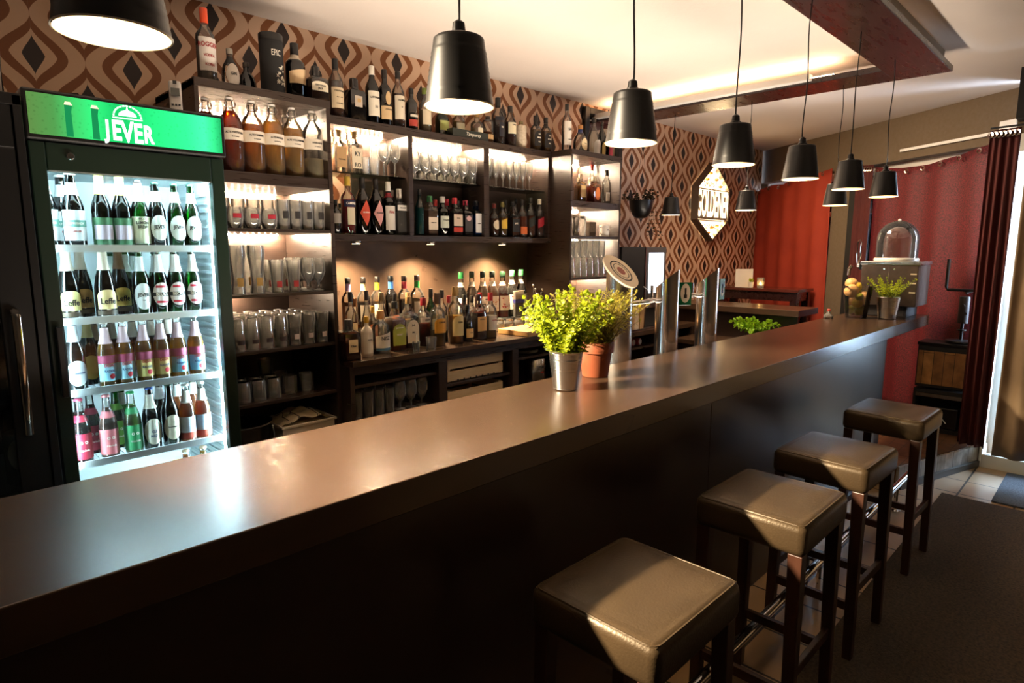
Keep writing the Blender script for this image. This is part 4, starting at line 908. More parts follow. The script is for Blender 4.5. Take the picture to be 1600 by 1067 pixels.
D('gin_bottle','clear faceted bottle with white cap at the right of the first bay',(2.247, 3.215, 1.707, 0.276, 0.037),kind='squat',gl='clear',liq='#a8a4a0',lvl=.5,cap='#e0d8cc',capz=.80,lab=(.52,.64,90,'#d9d2c6'),txt=(('TRES AGAVES',.58,.0078,'k'),))
D('gin_bottle','turquoise bottle with black stopper at the left of the second bay',(2.382, 3.190, 1.707, 0.280, 0.028),kind='tall',gl='teal',liq='#6aa8a0',lvl=.6,cap='#151515',capz=.88)
D('gin_bottle','clear floral gin bottle with dark green cap, second bay',(2.480, 3.215, 1.707, 0.248, 0.039),kind='squat',gl='clear',liq='#c9a890',lvl=.62,cap='#2a6a3c',capz=.84,lab=(.14,.46,90,'#d9c8b0'),txt=(('GARDEN GIN',.32,.0078,'k'),))
D('gin_bottle','green gin bottle with grey cap and pale label in the second bay',(2.584, 3.215, 1.707, 0.250, 0.042),kind='spirit',gl='green',cap='#b8b4ac',capz=.84,lab=(.20,.50,110,'#cfd6c4'),txt=(('Tanqueray',.40,.0137,'k'),))
for i,px in enumerate(((2.592, 3.300, 1.707, 0.235, 0.034),(2.690, 3.300, 1.707, 0.245, 0.034),(2.790, 3.300, 1.707, 0.238, 0.031))): D('gin_bottle',('red capped bottle in the back, left of the green gin','red capped bottle in the back, right of the green gin','dark capped bottle in the back of the second bay')[i],px,kind='spirit',gl='clear',liq=('#c8a838','#7a2030','#502020')[i],cap=('#c83838','#c02c40','#1c1414')[i],capz=.82)
D('gin_bottle','clear bottle with red cap and red bottom band in the second bay',(2.686, 3.215, 1.707, 0.248, 0.040),kind='squat',gl='clear',liq='#5a1c1c',lvl=.6,cap='#c8303c',capz=.84,lab=(.26,.56,90,'#d0bca8'),lab2=(.10,.22,92,'#c03c30'),txt=(('BLACK',.46,.0104,'k'),))
D('gin_bottle','dark bottle with wine red cap and black label in the second bay',(2.780, 3.215, 1.707, 0.237, 0.037),kind='squat',gl='black',cap='#8c1c34',capz=.86,lab=(.12,.58,84,'#3c3a3c'),lab2=(.42,.56,60,'#c8a0a0','oval'))
D('gin_bottle','light blue gin bottle with black cap and white label',(2.872, 3.215, 1.707, 0.238, 0.039),kind='squat',gl='blue',liq='#4f9ad0',lvl=.6,cap='#17171a',capz=.86,lab=(.10,.64,80,'#dcdcda'),txt=(('BOMBAY',.36,.0091,'k'),))
cc = (('rum bottle with round cream label, leftmost in the third bay',772,318,'spirit','clear','#8a4a20','#5a1a14',(.22,.5,100,'#dcc8a8','oval')),('rum bottle with yellow triangle label in the third bay',784,316,'spirit','clear','#b07a2c','#6a6030',(.24,.56,100,'#d8b040','wave')),('square black labelled whiskey bottle in the third bay',802,315,'square','clear','#7a4020','#141212',(.14,.50,88,'#1f1d1c')),('clear bottle with orange bottom label in the third bay',816,312,'spirit','clear','#b8603c','#1a1614',(.08,.28,120,'#d86a34')),('clear bottle with slanted black label in the third bay',828,309,'tall','clear','#8c4a28','#15130f',(.24,.58,120,'#22241c','slant')),('clear bottle with slanted red label at the right of the third bay',842,311,'tall','clear','#7a3c28','#d0c4ac',(.24,.58,120,'#a01c28','slant')))
spec3 = [(3.046, 3.215, 1.707, 0.229, 0.034),(3.127, 3.215, 1.707, 0.243, 0.036),(3.231, 3.215, 1.707, 0.253, 0.039),(3.330, 3.215, 1.707, 0.272, 0.038),(3.419, 3.215, 1.707, 0.290, 0.036),(3.517, 3.215, 1.707, 0.287, 0.036)]
for (l,_,_,kd,g,lq,cp,lb),sp in zip(cc,spec3): D('liquor_bottle',l,sp,kind=kd,gl=g,liq=lq,lvl=.55,cap=cp,capz=.86,lab=lb,txt=(('JACK',.38,.0156,'w'),) if kd=='square' else ())
for i,px in enumerate(((3.253, 3.310, 1.707, 0.272, 0.033),(3.360, 3.310, 1.707, 0.288, 0.034))): D('liquor_bottle',('clear bottle with dark cap in the back of the third bay, left','clear bottle with dark cap in the back of the third bay, right')[i],px,kind='bell',gl='clear',liq='#6a3418',cap='#141414')
# --- lit bay one, on the glass shelf
for i,(sp,l,s) in enumerate((((1.864, 3.240, 2.048, 0.233, 0.034),'clear spirit bottle with cork and tan label on the first glass shelf',(('THE DUKE',.30,.0104,'k'),)),((1.961, 3.240, 2.048, 0.235, 0.039),'clear bottle with cork and big black letters KY RO',(('KY',.46,.0338,'k'),('RO',.20,.0338,'k'))))):
    X,Y,Z,H,R = sp; bottle('gin_bottle','bottle',l,X,Y,Z,H,R,kind='squat',gl='clear',cap='#8a6a3a',capz=.84,lab=(.12,.60,86,('#c09a68','#e8d8b8')[i]),txt=s,group='cork-topped bottles on the first glass shelf')
for i,sp in enumerate(((1.879, 3.330, 2.048, 0.250, 0.024),(1.969, 3.330, 2.048, 0.240, 0.024))): X,Y,Z,H,R = sp; bottle('gin_bottle','bottle',('clear cork-topped bottle at the back, left of the tan labelled one','clear cork-topped bottle at the back between the front two')[i],X,Y,Z,H,R,kind='squat',gl='clear',cap='#8a6a3a',capz=.84,group='cork-topped bottles on the first glass shelf')

# --- the counter: rear row on the step, then two mixed rows
GC = 'spirit bottles on the low counter'
def K(name, l, spec, **k): X,Y,Z,H,R = spec; return bottle(name,'bottle',l,X,Y,Z,H,R,group=GC,**k)
rear = [(1.877, 3.220, 1.130, 0.325, 0.039),(1.979, 3.220, 1.130, 0.325, 0.040),(2.076, 3.220, 1.130, 0.326, 0.041),(2.172, 3.220, 1.130, 0.327, 0.041),(2.272, 3.220, 1.130, 0.324, 0.042),(2.370, 3.220, 1.130, 0.325, 0.043)]
rc_ = (('clear','#a85c20','#b8a0d0','#141110','lilac'),('clear','#6a3a1c','#e0cfa0','#141110','cream'),('clear','#a8742c','#d8b428','#141110','yellow'),('black',None,'#3a78c8','#10161e','blue'),('clear','#2a0c0c','#8c2430','#1c100c','dark red'),('clear','#b0a088','#2f9a4c','#1c1210','green'))
for i,(g,lq,nk,cp,nm) in enumerate(rc_): K('liqueur_bottle',f'liqueur bottle with {nm} neck band in the rear row left of the syrups',rear[i],kind='spirit',gl=g,liq=lq,lvl=.55,cap=cp,capz=.90,neck=(.76,.89,nk),lab=(.2,.5,120,'#3a3430' if i in (3,4) else '#d9cdb8'))
syr = [(2.738, 3.220, 1.130, 0.336, 0.041),(2.836, 3.220, 1.130, 0.338, 0.042),(2.938, 3.220, 1.130, 0.336, 0.043),(3.030, 3.220, 1.130, 0.334, 0.046),(3.132, 3.220, 1.130, 0.331, 0.046),(3.230, 3.220, 1.130, 0.338, 0.045),(3.324, 3.220, 1.130, 0.341, 0.045)]
sc_ = (('#2a201c','#2f8a4c','dark syrup bottle with green cap, leftmost of the syrups'),('#a89a88','#18301c','clear syrup bottle with dark cap, second of the syrups'),('#c9b8a0','#142418','clear syrup bottle with dark cap, third of the syrups'),('#e0b48c','#16201a','milky peach syrup bottle in the rear row'),('#a8141c','#163020','bright red syrup bottle in the rear row'),('#2c1418','#4aa868','dark syrup bottle with green cap beside the red one'),('#2c2a24','#4aa868','dark syrup bottle with green cap, rightmost of the syrups'))
for i,(lq,cp,l) in enumerate(sc_):
    t = K('syrup_bottle',l,syr[i],kind='syrup',gl='clear',liq=lq,lvl=.68,cap=cp,capz=.87,neck=(.70,.79,'#e4dcd0'),lab=(.16,.48,130,'#ddd4c8'))
    X,Y,Z,H,R = syr[i]; m = MB()
    for k in range(9):
        a = random.uniform(-.7,.7); z = random.uniform(.20,.44)*H; vs,fs = patch(PROF['syrup'],R,H,z,z+.008,radians(14),'oval',0,.0013,rot=a,nu=6,nv=2); m.add(vs,fs)
    m.build('fruit_print', C(('#7a2c4c','#4c6a2c','#3a3a3a','#c06a3c','#a81c2c','#8c1c3c','#3a3a52')[i],.6), t)
mid = [((1.773, 3.020, 1.050, 0.338, 0.033),'spirit','clear','#8a4c20','#141110','brown bottle with black cap behind the amber whisky',(.2,.5,120,'#c9b694')),
 ((1.823, 3.060, 1.050, 0.298, 0.032),'bell','clear','#a87850','#8c5a2c','bottle with copper cap behind the amber whisky',(.2,.45,120,'#4a4438')),
 ((1.874, 3.020, 1.050, 0.340, 0.036),'bell','clear','#c9b080','#241a1c','crystal decanter bottle with dark cap, left middle row',(.2,.42,120,'#c09a78')),
 ((1.970, 3.020, 1.050, 0.325, 0.042),'flask','clear','#a08c3c','#7a6a4c','round olive gold bottle with cork in the middle row',None),
 ((2.061, 3.020, 1.050, 0.313, 0.032),'tall','black',None,'#101012','black bottle with black cap in the middle row',(.2,.5,120,'#2a2a2c')),
 ((2.155, 3.020, 1.050, 0.316, 0.036),'spirit','clear','#b87c38','#c09a6a','amber bottle with tan capsule in the middle row',(.2,.5,120,'#3c3c3a')),
 ((2.326, 3.020, 1.050, 0.331, 0.033),'tall','green',None,'#141614','green bottle with black cap in the middle row',(.2,.45,120,'#c8d0a8')),
 ((2.427, 3.040, 1.050, 0.318, 0.034),'spirit','clear','#a8843c','#1c1814','amber bottle with black cap behind the yellow label rum',(.2,.5,120,'#c9b890')),
 ((2.466, 3.020, 1.050, 0.281, 0.034),'flask','clear','#c9c0b0','#8c1420','clear round bottle with red cap in the middle row',None),
 ((2.593, 3.020, 1.050, 0.282, 0.033),'tall','black',None,'#15130f','tall black bottle with dark cap behind the black flask',(.2,.5,120,'#302c28')),
 ((2.658, 3.020, 1.050, 0.271, 0.035),'spirit','clear','#a89888','#16120f','clear bottle with black square neck label in the middle row',(.3,.5,120,'#c8bca8')),
 ((2.731, 3.020, 1.050, 0.288, 0.034),'spirit','clear','#b8a890','#a01c24','clear bottle with red capsule in the middle row',(.3,.55,120,'#b83840','oval')),
 ((2.278, 3.040, 1.050, 0.289, 0.031),'spirit','clear','#5a3820','#241414','dark brown bottle behind the fruit liqueur',(.2,.5,120,'#2c2420')),
 ((1.899, 3.000, 1.050, 0.254, 0.025),'spirit','clear','#8c4a1c','#c8a040','narrow bottle with orange patterned label',(.15,.6,150,'#b8602c'))]
for sp,kd,g,lq,cp,l,lb in mid: K('liquor_bottle',l,sp,kind=kd,gl=g,liq=lq,lvl=.5,cap=cp,capz=.84,lab=lb)
K('whisky_bottle','amber whisky bottle with black cap at the front left corner of the counter',(1.647, 2.835, 1.050, 0.211, 0.046),kind='squat',gl='clear',liq='#6a300e',lvl=.66,cap='#141110',capz=.72,lab=(.20,.52,60,'#dcc090'),txt=(('Oban',.36,.0156,'k'),))
K('bitter_bottle','small white wrapped bottle with yellow cap at the counter front',(1.776, 2.870, 1.050, 0.215, 0.031),kind='spirit',gl=C('#e2d2ba',.6),cap='#d8a82c',capz=.84,lab=(.08,.56,170,'#e8dcc6'),txt=(('BITTERS',.42,.0078,'k'),))
K('gin_bottle','clear gin bottle with cork and white wave label lettered NISZ',(1.884, 2.900, 1.050, 0.237, 0.048),kind='spirit',gl='clear',cap='#b8864c',capz=.80,lab=(.14,.52,135,'#e9dfca','wave'),lab2=(.08,.14,135,'#3f6a88'),txt=(('NISZ',.36,.0286,'k'),))
K('whiskey_bottle','square whiskey bottle with yellow green label on the counter',(1.991, 2.920, 1.050, 0.278, 0.047),kind='square',gl='clear',liq='#9a5218',lvl=.64,cap='#151310',capz=.86,lab=(.12,.56,88,'#a0a030','arch'),txt=(('Jack Daniels',.48,.0117,'w'),('HONEY',.34,.0130,'w')))
K('whiskey_bottle','square whiskey bottle with cream label on the counter',(2.095, 2.930, 1.050, 0.301, 0.044),kind='square',gl='clear',liq='#8a4418',lvl=.22,cap='#b08c58',capz=.86,lab=(.12,.56,88,'#dcc8a4','arch'),txt=(('Jack',.46,.0156,'k'),('FIRE',.32,.0130,'k')))
K('gin_bottle','clear bottle of berry liqueur with red cap and white strip label',(2.214, 2.950, 1.050, 0.286, 0.042),kind='spirit',gl='clear',liq='#7a2c20',lvl=.48,cap='#8c1c28',capz=.84,lab=(.50,.60,120,'#e0d0c0'),txt=(("GORDON'S",.55,.008,'k'),))
K('gin_bottle','clear bottle with dark capsule and orange arched label lettered GORDON',(2.265, 2.880, 1.050, 0.314, 0.047),kind='spirit',gl='clear',liq='#c0ae80',lvl=.3,cap='#4a3018',capz=.80,lab=(.26,.54,120,'#dc9c30','arch'),txt=(('GORDON',.46,.0130,'k'),))
K('tequila_bottle','pale gold tequila bottle with ornate cream label, in front',(2.419, 2.900, 1.050, 0.344, 0.049),kind='spirit',gl='clear',liq='#c9a458',lvl=.5,cap='#b08c50',capz=.84,lab=(.14,.50,120,'#dcc688','arch'),txt=(('SIERRA',.38,.0143,'k'),))
K('cognac_bottle','black flask bottle with cream bottom label in front',(2.515, 2.900, 1.050, 0.229, 0.038),kind='flask',gl='black',cap='#14110e',lab=(.12,.36,100,'#d8b478'),txt=(('1738',.25,.0104,'k'),))
K('rum_bottle','dark amber rum bottle with orange cream label showing a small horse',(2.615, 2.910, 1.050, 0.287, 0.041),kind='square',gl='clear',liq='#6a2410',lvl=.6,cap='#2c1410',capz=.86,lab=(.20,.52,88,'#dca85c'),txt=(('BOTUCAL',.46,.0104,'k'),))
K('rum_bottle','clear white rum bottle with red cap left of the cutting board',(2.730, 2.920, 1.050, 0.293, 0.041),kind='spirit',gl='clear',liq='#b8b0a4',lvl=.5,cap='#a81c20',capz=.82,lab=(.18,.50,110,'#e4dccc'),txt=(('HAVANA',.40,.0117,'r'),))
t = thing('shot_glass','small glass of dark drink with a white straw at the counter edge','glass',(2.055,2.81,1.05)); MB().lathe([(.017,0),(.022,.055),(.020,.055),(.0155,.008)],18).build('glass_body',G_CLEAR,t); MB().lathe([(.0155,.009),(.0195,.048)],16).build('drink',LQ('#2a1210',.9),t); MB().tube([(-.004,0,.012),(.006,0,.095)],.0022,6).build('straw',WHITE,t)
o = MB().lathe([(.026,0),(.031,.07),(.029,.07),(.024,.006)],20).build('tumbler',G_CLEAR,loc=(2.165,2.815,1.05)); tag(o,'empty clear tumbler standing before the orange arched label bottle','glass')

# --- right tall unit, top cell
GR_ = 'bottles in the right tall unit'
for sp,kd,lq,cp,l,lb in (((3.859, 3.100, 1.977, 0.218, 0.035),'squat','#d8a850','#c9b08a','pale amber square bottle in the right tall unit',(.2,.6,80,'#d8b878')),((4.130, 3.200, 1.977, 0.330, 0.037),'syrup','#e0c49c','#8c2420','clear bottle with red capsule in the right tall unit, left',None),((4.224, 3.200, 1.977, 0.334, 0.037),'syrup','#d8b090','#8c2420','clear bottle with red capsule in the right tall unit, right',None),((3.964, 3.050, 1.977, 0.204, 0.043),'squat','#b05a20','#d8c4a0','amber bottle with orange round label in the right tall unit',(.1,.6,70,'#d87838','oval')),((4.169, 3.080, 1.977, 0.273, 0.036),'tall',None,'#15120f','clear bottle with black cap in the right tall unit',(.1,.35,110,'#d8d2c6')),((3.828, 3.100, 1.977, 0.187, 0.015),'squat','#d8a850','#c9b08a','pale amber bottle at the left side of the right tall unit',None)):
    X,Y,Z,H,R = sp; bottle('liquor_bottle','bottle',l,X,Y,Z,H,R,kind=kd,gl='clear',liq=lq,lvl=.6,cap=cp,capz=.84,lab=lb,group=GR_)
# bottle in the black cabinet at far left
bottle('swing_top_bottle','bottle','swing-top bottle with round portrait label inside the black cabinet at far left',.262,2.66,.818,.36,.05,kind='swing',gl='clear',liq='#5c605c',lvl=.5,cap='#d8cfc0',lab=(.14,.46,110,'#c9c4b8','oval'),group=None)

# ================================================================== GLASSES
def gmesh(prof, n=16, t=.0016):
    """open glass with real wall thickness from an outer profile"""
    inner = [(max(r-t,.0008), z+(t*2 if i == 0 else 0)) for i,(r,z) in enumerate(prof)]
    q = prof + list(reversed(inner)); return MB().lathe(q, n, cap=False)
GK = {
 'tumbler': lambda: gmesh([(.001,0),(.028,0),(.030,.004),(.035,.095)]),
 'highball':lambda: gmesh([(.001,0),(.026,0),(.028,.004),(.031,.140)]),
 'beer':    lambda: gmesh([(.001,0),(.028,0),(.027,.02),(.030,.08),(.036,.155)]),
 'weizen':  lambda: gmesh([(.001,0),(.034,0),(.033,.012),(.027,.05),(.031,.12),(.041,.185),(.038,.225)]),
 'tulip':   lambda: gmesh([(.001,0),(.033,0),(.033,.003),(.007,.010),(.006,.040),(.022,.056),(.037,.095),(.037,.130),(.030,.165)]),
 'wine':    lambda: gmesh([(.001,0),(.032,0),(.031,.003),(.005,.008),(.004,.080),(.020,.096),(.035,.130),(.033,.165),(.028,.190)]),
 'flute':   lambda: gmesh([(.001,0),(.030,0),(.029,.003),(.004,.008),(.004,.070),(.016,.088),(.025,.130),(.024,.195)]),
 'rounded': lambda: gmesh([(.001,0),(.024,0),(.036,.02),(.041,.05),(.036,.085),(.032,.095)]),
 'straight':lambda: gmesh([(.001,0),(.026,0),(.028,.004),(.032,.128)]),
 'whisky':  lambda: gmesh([(.001,0),(.036,0),(.036,.01),(.038,.09)], 8),
 'up_beer': lambda: gmesh([(.001,.150),(.027,.150),(.029,.145),(.032,.08),(.037,.0)]),
 'up_tumbler': lambda: gmesh([(.001,.098),(.030,.098),(.033,.09),(.035,.0)]),
 'shaker':  lambda: gmesh([(.001,0),(.026,0),(.028,.004),(.040,.15)]),
}
_g = {}
def glasses(kind, name, label, group, pts, mat=None, logo=None):
    """label takes {o}, the place in its row counted from the left"""
    key = (kind, logo)
    for i, p in enumerate(pts):
        x, y, z = p[:3]; lab = p[3] if len(p) > 3 else label.format(o=ORD[min(i,21)])
        if key not in _g:
            o = GK[kind]().build(name, mat or G_CLEAR, angle=50); _g[key] = o
            if logo:
                r, z0, z1, c = logo; m = MB(); n = 10; 
                vs = [(r*sin(-.45+.9*k/n), -r*cos(-.45+.9*k/n), zz) for k in range(n+1) for zz in (z0,z1)]; m.add(vs, [(2*k,2*k+2,2*k+3,2*k+1) for k in range(n)]); m.build('printed_logo', C(c,.5), o)
        else:
            s = _g[key]; o = s.copy(); COL.objects.link(o)
            for ch in s.children: c = ch.copy(); COL.objects.link(c); c.parent = o
        o.name = name; o.location = (x,y,z); o.rotation_euler = (0,0,0 if logo else x*37)
        tag(o, lab, 'glass', group)
def row(x0, x1, n, y, z, j=.0): return [(x0+(x1-x0)*(i+.5)/n + random.uniform(-j,j), y+random.uniform(-j,j), z) for i in range(n)]
# left tall unit, second shelf (z 1.713): two layers
glasses('rounded','water_glass','rounded glass with red print, {o} from left on the left unit second shelf','glasses on the second shelf of the left cabinet',row(1.10,1.34,3,2.93,1.7145),logo=(.0425,.045,.065,'#a82030'))
glasses('highball','highball_glass','straight glass with dark print, {o} of four on the left unit second shelf','glasses on the second shelf of the left cabinet',row(1.34,1.585,4,2.925,1.7145),logo=(.0325,.05,.085,'#2a2624'))
glasses('highball','highball_glass','clear glass in the middle row of the left unit second shelf, {o} from the left','glasses on the second shelf of the left cabinet',row(1.02,1.585,8,3.02,1.7145))
glasses('tumbler','tumbler_glass','short glass in the third row of the left unit second shelf, {o} from left','glasses on the second shelf of the left cabinet',row(1.02,1.585,7,3.13,1.7145))
glasses('tumbler','tumbler_glass','short glass in the rearmost row of the left unit second shelf, {o} from left','glasses on the second shelf of the left cabinet',row(1.02,1.585,7,3.24,1.7145))
# third shelf (z 1.410)
glasses('weizen','wheat_beer_glass','big waisted wheat beer glass with gold badge, {o} on the left unit third shelf','wheat beer glasses on the third shelf',row(1.10,1.28,2,2.945,1.4115)+row(1.02,1.28,3,3.04,1.4115),logo=(.0335,.035,.075,'#b08a40'))
glasses('beer','beer_glass','tall flared beer glass with red mark, {o} on the left unit third shelf','flared beer glasses on the third shelf',row(1.285,1.455,2,2.935,1.4115)+row(1.285,1.455,2,3.02,1.4115)+row(1.285,1.455,2,3.11,1.4115),logo=(.0302,.025,.055,'#b02a28'))
glasses('tulip','beer_goblet','stemmed beer goblet, {o} on the left unit third shelf','goblets on the third shelf',row(1.455,1.570,2,2.93,1.4115,.0)+row(1.455,1.570,2,3.02,1.4115)+row(1.455,1.570,2,3.11,1.4115))
# fourth shelf (z 1.146)
glasses('beer','beer_glass','beer glass with pale round badge, {o} in the front of the fourth shelf','badged beer glasses on the fourth shelf',row(1.36,1.585,3,2.925,1.1475),logo=(.0285,.03,.055,'#d8c8c0'))
glasses('up_beer','beer_glass','upturned beer glass with dark script, {o} in the front row of the fourth shelf','upturned beer glasses on the fourth shelf',row(1.02,1.36,5,2.925,1.1475),logo=(.0362,.03,.05,'#3a2a2a'))
for r_i,y in enumerate((3.005,3.085,3.165,3.245)): glasses('up_beer','beer_glass','upturned beer glass in row '+('two','three','four','five')[r_i]+' of the fourth shelf, {o} from the left','upturned beer glasses on the fourth shelf',row(1.02,1.585,7,y,1.1475),logo=(.0362,.03,.05,'#3a2a2a'))
# fifth shelf (z .894)
glasses('up_tumbler','tumbler_glass','upturned faceted tumbler on the unlit fifth shelf, {o} of the front ones','upturned tumblers on the fifth shelf',row(1.02,1.32,4,2.94,.8955)+row(1.04,1.34,4,3.03,.8955))
glasses('whisky','mixing_glass','thick cut mixing glass on the unlit fifth shelf, {o} from the left','cut glasses on the fifth shelf',row(1.34,1.52,2,2.98,.8955)+[(1.39,3.10,.8955)])
glasses('shaker','shaker_glass','tall cut glass standing upside down behind the cut mixing glasses','tall glass on the fifth shelf',[(1.36,3.20,.8955)])
# wall unit, glass shelves
GW = 'glasses on the glass shelves of the wall unit'
zg = 2.049
glasses('tumbler','shot_tumbler','clear glass right of the KY RO bottle, {o}',GW,row(1.985,2.11,2,3.22,zg)+row(2.00,2.15,2,3.31,zg))
glasses('wine','wine_glass','stemmed glass at the right of the first glass shelf, {o}',GW,row(2.11,2.27,2,3.225,zg)+row(2.12,2.27,2,3.32,zg))
for r_i,y in enumerate((3.215,3.29,3.352)): glasses(('tulip','tulip','highball')[r_i],'goblet_glass','bulbous glass, '+('front','middle','rear')[r_i]+' row of the second glass shelf, {o} from left',GW,row(2.33,2.88,7,y,zg))
glasses('tumbler','tumbler_glass','small clear tumbler at the right end of the second glass shelf, {o}',GW,[(2.868,3.25,zg)])
for r_i,y in enumerate((3.215,3.285,3.350)): glasses('flute','sparkling_wine_glass','sparkling wine glass, '+('front','middle','rear')[r_i]+' row of the third glass shelf, {o} from left',GW,row(2.96,3.44,7,y,zg))
# right tall unit
for r_i,y in enumerate((3.0,3.075)):
    glasses('up_beer','tall_glass',('front','second')[r_i]+' row upturned glass in the right tall unit, {o} from the left','stacked glasses in the right tall unit',row(3.60,4.05,6,y,1.4085))
    glasses('straight','tall_glass',('front','second')[r_i]+' row glass stacked on the upturned ones, right tall unit, {o} from left','stacked glasses in the right tall unit',[(x,yy,1.4085+.1515) for x,yy,_ in row(3.60,4.05,6,y,1.4085)])
glasses('tumbler','tumbler_glass','short glass on the lower shelf of the right tall unit, {o} from the left','short glasses in the right tall unit',row(3.60,3.95,4,3.02,1.0695)+row(3.60,3.95,4,3.11,1.0695))
# low counter shelves
glasses('tulip','stem_glass','stemmed glass in the left bay of the low counter, {o}','stemmed glasses in the low counter',row(1.93,2.16,3,2.86,.7205)+row(1.95,2.17,3,2.95,.7205))
glasses('highball','highball_glass','tall glass in the left bay of the low counter, {o}','tall glasses in the low counter',row(1.66,1.93,4,2.86,.7205)+row(1.66,1.93,4,2.94,.7205)+row(1.66,1.93,4,3.02,.7205))
o = MB().box(1.645,2.188,2.80,3.36,.705,.7195).build('glass_board', DARKH, cu, smooth=False)
t = thing('glass_plate','low cut glass dish on the top left shelf of the low counter','dish',(1.93,2.98,.9155))
MB().lathe([(.001,0),(.06,0),(.13,.03),(.15,.052),(.146,.052),(.126,.034),(.058,.004),(.001,.004)],28,cap=False).build('dish_body',G_CLEAR,t)
m = MB()
for k in range(28): a = 2*pi*k/28; m.tube([(.06*cos(a),.06*sin(a),.003),(.148*cos(a),.148*sin(a),.052)],.0018,4)
m.build('cut_ribs',G_CLEAR,t)
# crates
def crate(z, label):
    t = thing('wooden_crate', label, 'crate', (2.52,2.99,z), group='wooden crates in the low counter')
    for zz in (.0,.075):
        m = MB().box(-.23,.23,-.165,-.155,zz+.004,zz+.066)
        m.build('front_slat', PALEW, t, smooth=False, bevel=.002)
        MB().box(-.24,-.23,-.155,.155,zz+.004,zz+.066).build('side_slat', PALEW, t, smooth=False, bevel=.002)
        MB().box(.23,.24,-.155,.155,zz+.004,zz+.066).build('side_slat', PALEW, t, smooth=False, bevel=.002)
        MB().box(-.23,.23,.155,.165,zz+.004,zz+.066).build('rear_slat', PALEW, t, smooth=False, bevel=.002)
    for x in (-.215,.215):
        for y in (-.145,.145): MB().box(x-.014,x+.014,y-.0095,y+.0095,.0,.145).build('corner_post', PALEW, t, smooth=False)
    MB().box(-.23,.23,-.155,.155,.002,.010).build('crate_floor', PALEW, t, smooth=False)
    m = MB()
    for k in range(7): m.box(-.15+k*.05-.006,-.15+k*.05+.006,-.1665,-.1652,.002,.012)
    m.build('notch', BLACKM, t, smooth=False)
    return t
crate(.829,'pale wooden crate in the middle bay of the low counter, upper one'); crate(.63,'pale wooden crate in the middle bay, lower one cut by the bar edge')
o = MB().box(2.25,2.795,2.80,3.37,.612,.628).build('shelf', DARKH, cu, smooth=False)
t = thing('steel_canister','brushed steel canister lettered JIM BEAM in the low counter','canister',(3.114,2.88,.6815)); MB().lathe([(.072,0),(.074,.004),(.074,.185),(.070,.19)],28).build('canister_body',STEEL,t,angle=50); lettering('JIM BEAM',.030,INK,t,(0,0,.135),R=.0745,sx=.8); lettering('ooo',.022,INKR,t,(.0,0,.10),R=.0745)
o = MB().box(2.85,3.53,2.80,3.37,.664,.680).build('shelf', DARKH, cu, smooth=False)
for i in range(3):
    o = MB().lathe([(.001,0),(.05,0),(.095,.012),(.093,.014),(.05,.003),(.001,.003)],28,cap=False).build('plate', C('#b8b4ae',.2), loc=(3.05+.0*i,2.92,.911+.006*i)); tag(o,('lowest','middle','topmost')[i]+' grey plate of the small pile on the right shelf of the low counter','plate','pile of plates')
# bottom of the left tall unit
t = thing('ice_bucket','black metal ice bucket with steel handle mounts and a red round badge','bucket',(1.148,3.02,.441))
MB().lathe([(.095,0),(.105,.01),(.135,.33),(.140,.335),(.132,.335),(.10,.015),(.001,.012)],32,cap=False).build('bucket_body',pm('dark_bucket_metal','#2a2c2c',.25,.8),t,angle=50)
MB().lathe([(.136,.328),(.143,.333),(.143,.340),(.133,.340)],32,cap=False).build('rim',STEEL,t)
vs=[];fs=[]
m = MB().add([(.118*sin(a*.0-.25)+.0,0,0) for a in (0,)],[])
m = MB(); cx=-.02; pts=[]
for k in range(20):
    a = 2*pi*k/20; u=.045*cos(a); zz=.20+.05*sin(a); r=.106+.030*(zz/.33)+.003; pts.append((r*sin((u+cx)/r),-r*cos((u+cx)/r),zz))
m.add(pts,[tuple(range(20))]); m.build('red_badge',C('#a02024',.5),t,smooth=False)
MB().tube([(.128,-.06,.31),(.130,-.07,.27),(.130,-.07,.20),(.122,-.07,.12)],.006,8).build('bucket_handle',STEEL,t)
t = thing('towel_basket','pale plastic basket full of folded striped towels','basket',(1.437,3.01,.441))
m = MB()
for b_ in ((-.14,.14,-.12,-.112,0,.30),(-.14,.14,.112,.12,0,.30),(-.14,-.132,-.112,.112,0,.30),(.132,.14,-.112,.112,0,.30),(-.132,.132,-.112,.112,0,.01)): m.box(*b_)
for b_ in ((-.15,.15,-.13,-.118,.295,.308),(-.15,.15,.118,.13,.295,.308),(-.15,-.138,-.12,.12,.295,.308),(.138,.15,-.12,.12,.295,.308)): m.box(*b_)
m.build('basket_body',C('#c9bba6',.5),t,smooth=False,bevel=.003)
TW = pm('striped_towel','#dccbab',.9,var='#cfbc9a',scale=12,bump=.3)
m = MB(); n=14; vs=[]
for j in range(n+1):
    for i in range(n+1): u=-1+2*i/n; w=-1+2*j/n; vs.append((u*.128,w*.108,.305+.045*(1-u*u)*(1-w*w*.5)+.008*sin(u*7+w*3)+.005*sin(w*11)))
m.add(vs,[(j*(n+1)+i,j*(n+1)+i+1,(j+1)*(n+1)+i+1,(j+1)*(n+1)+i) for j in range(n) for i in range(n)]).box(-.128,.128,-.108,.108,.05,.295)
tw = m.build('towel_pile',TW,t,angle=60)
m = MB()
for x in (-.09,-.05,.05,.09): 
    m.tube([(x+.012*sin(k), -.108+.0154*k, .307+.045*(1-(x/.128)**2)*(1-((-.108+.0154*k)/.108)**2*.5)+.008*sin(x/.128*7+(-.108+.0154*k)/.108*3)+.005*sin((-.108+.0154*k)/.108*11)) for k in range(15)], .0022, 4)
m.build('towel_stripe',C('#3a322c',.8),tw)
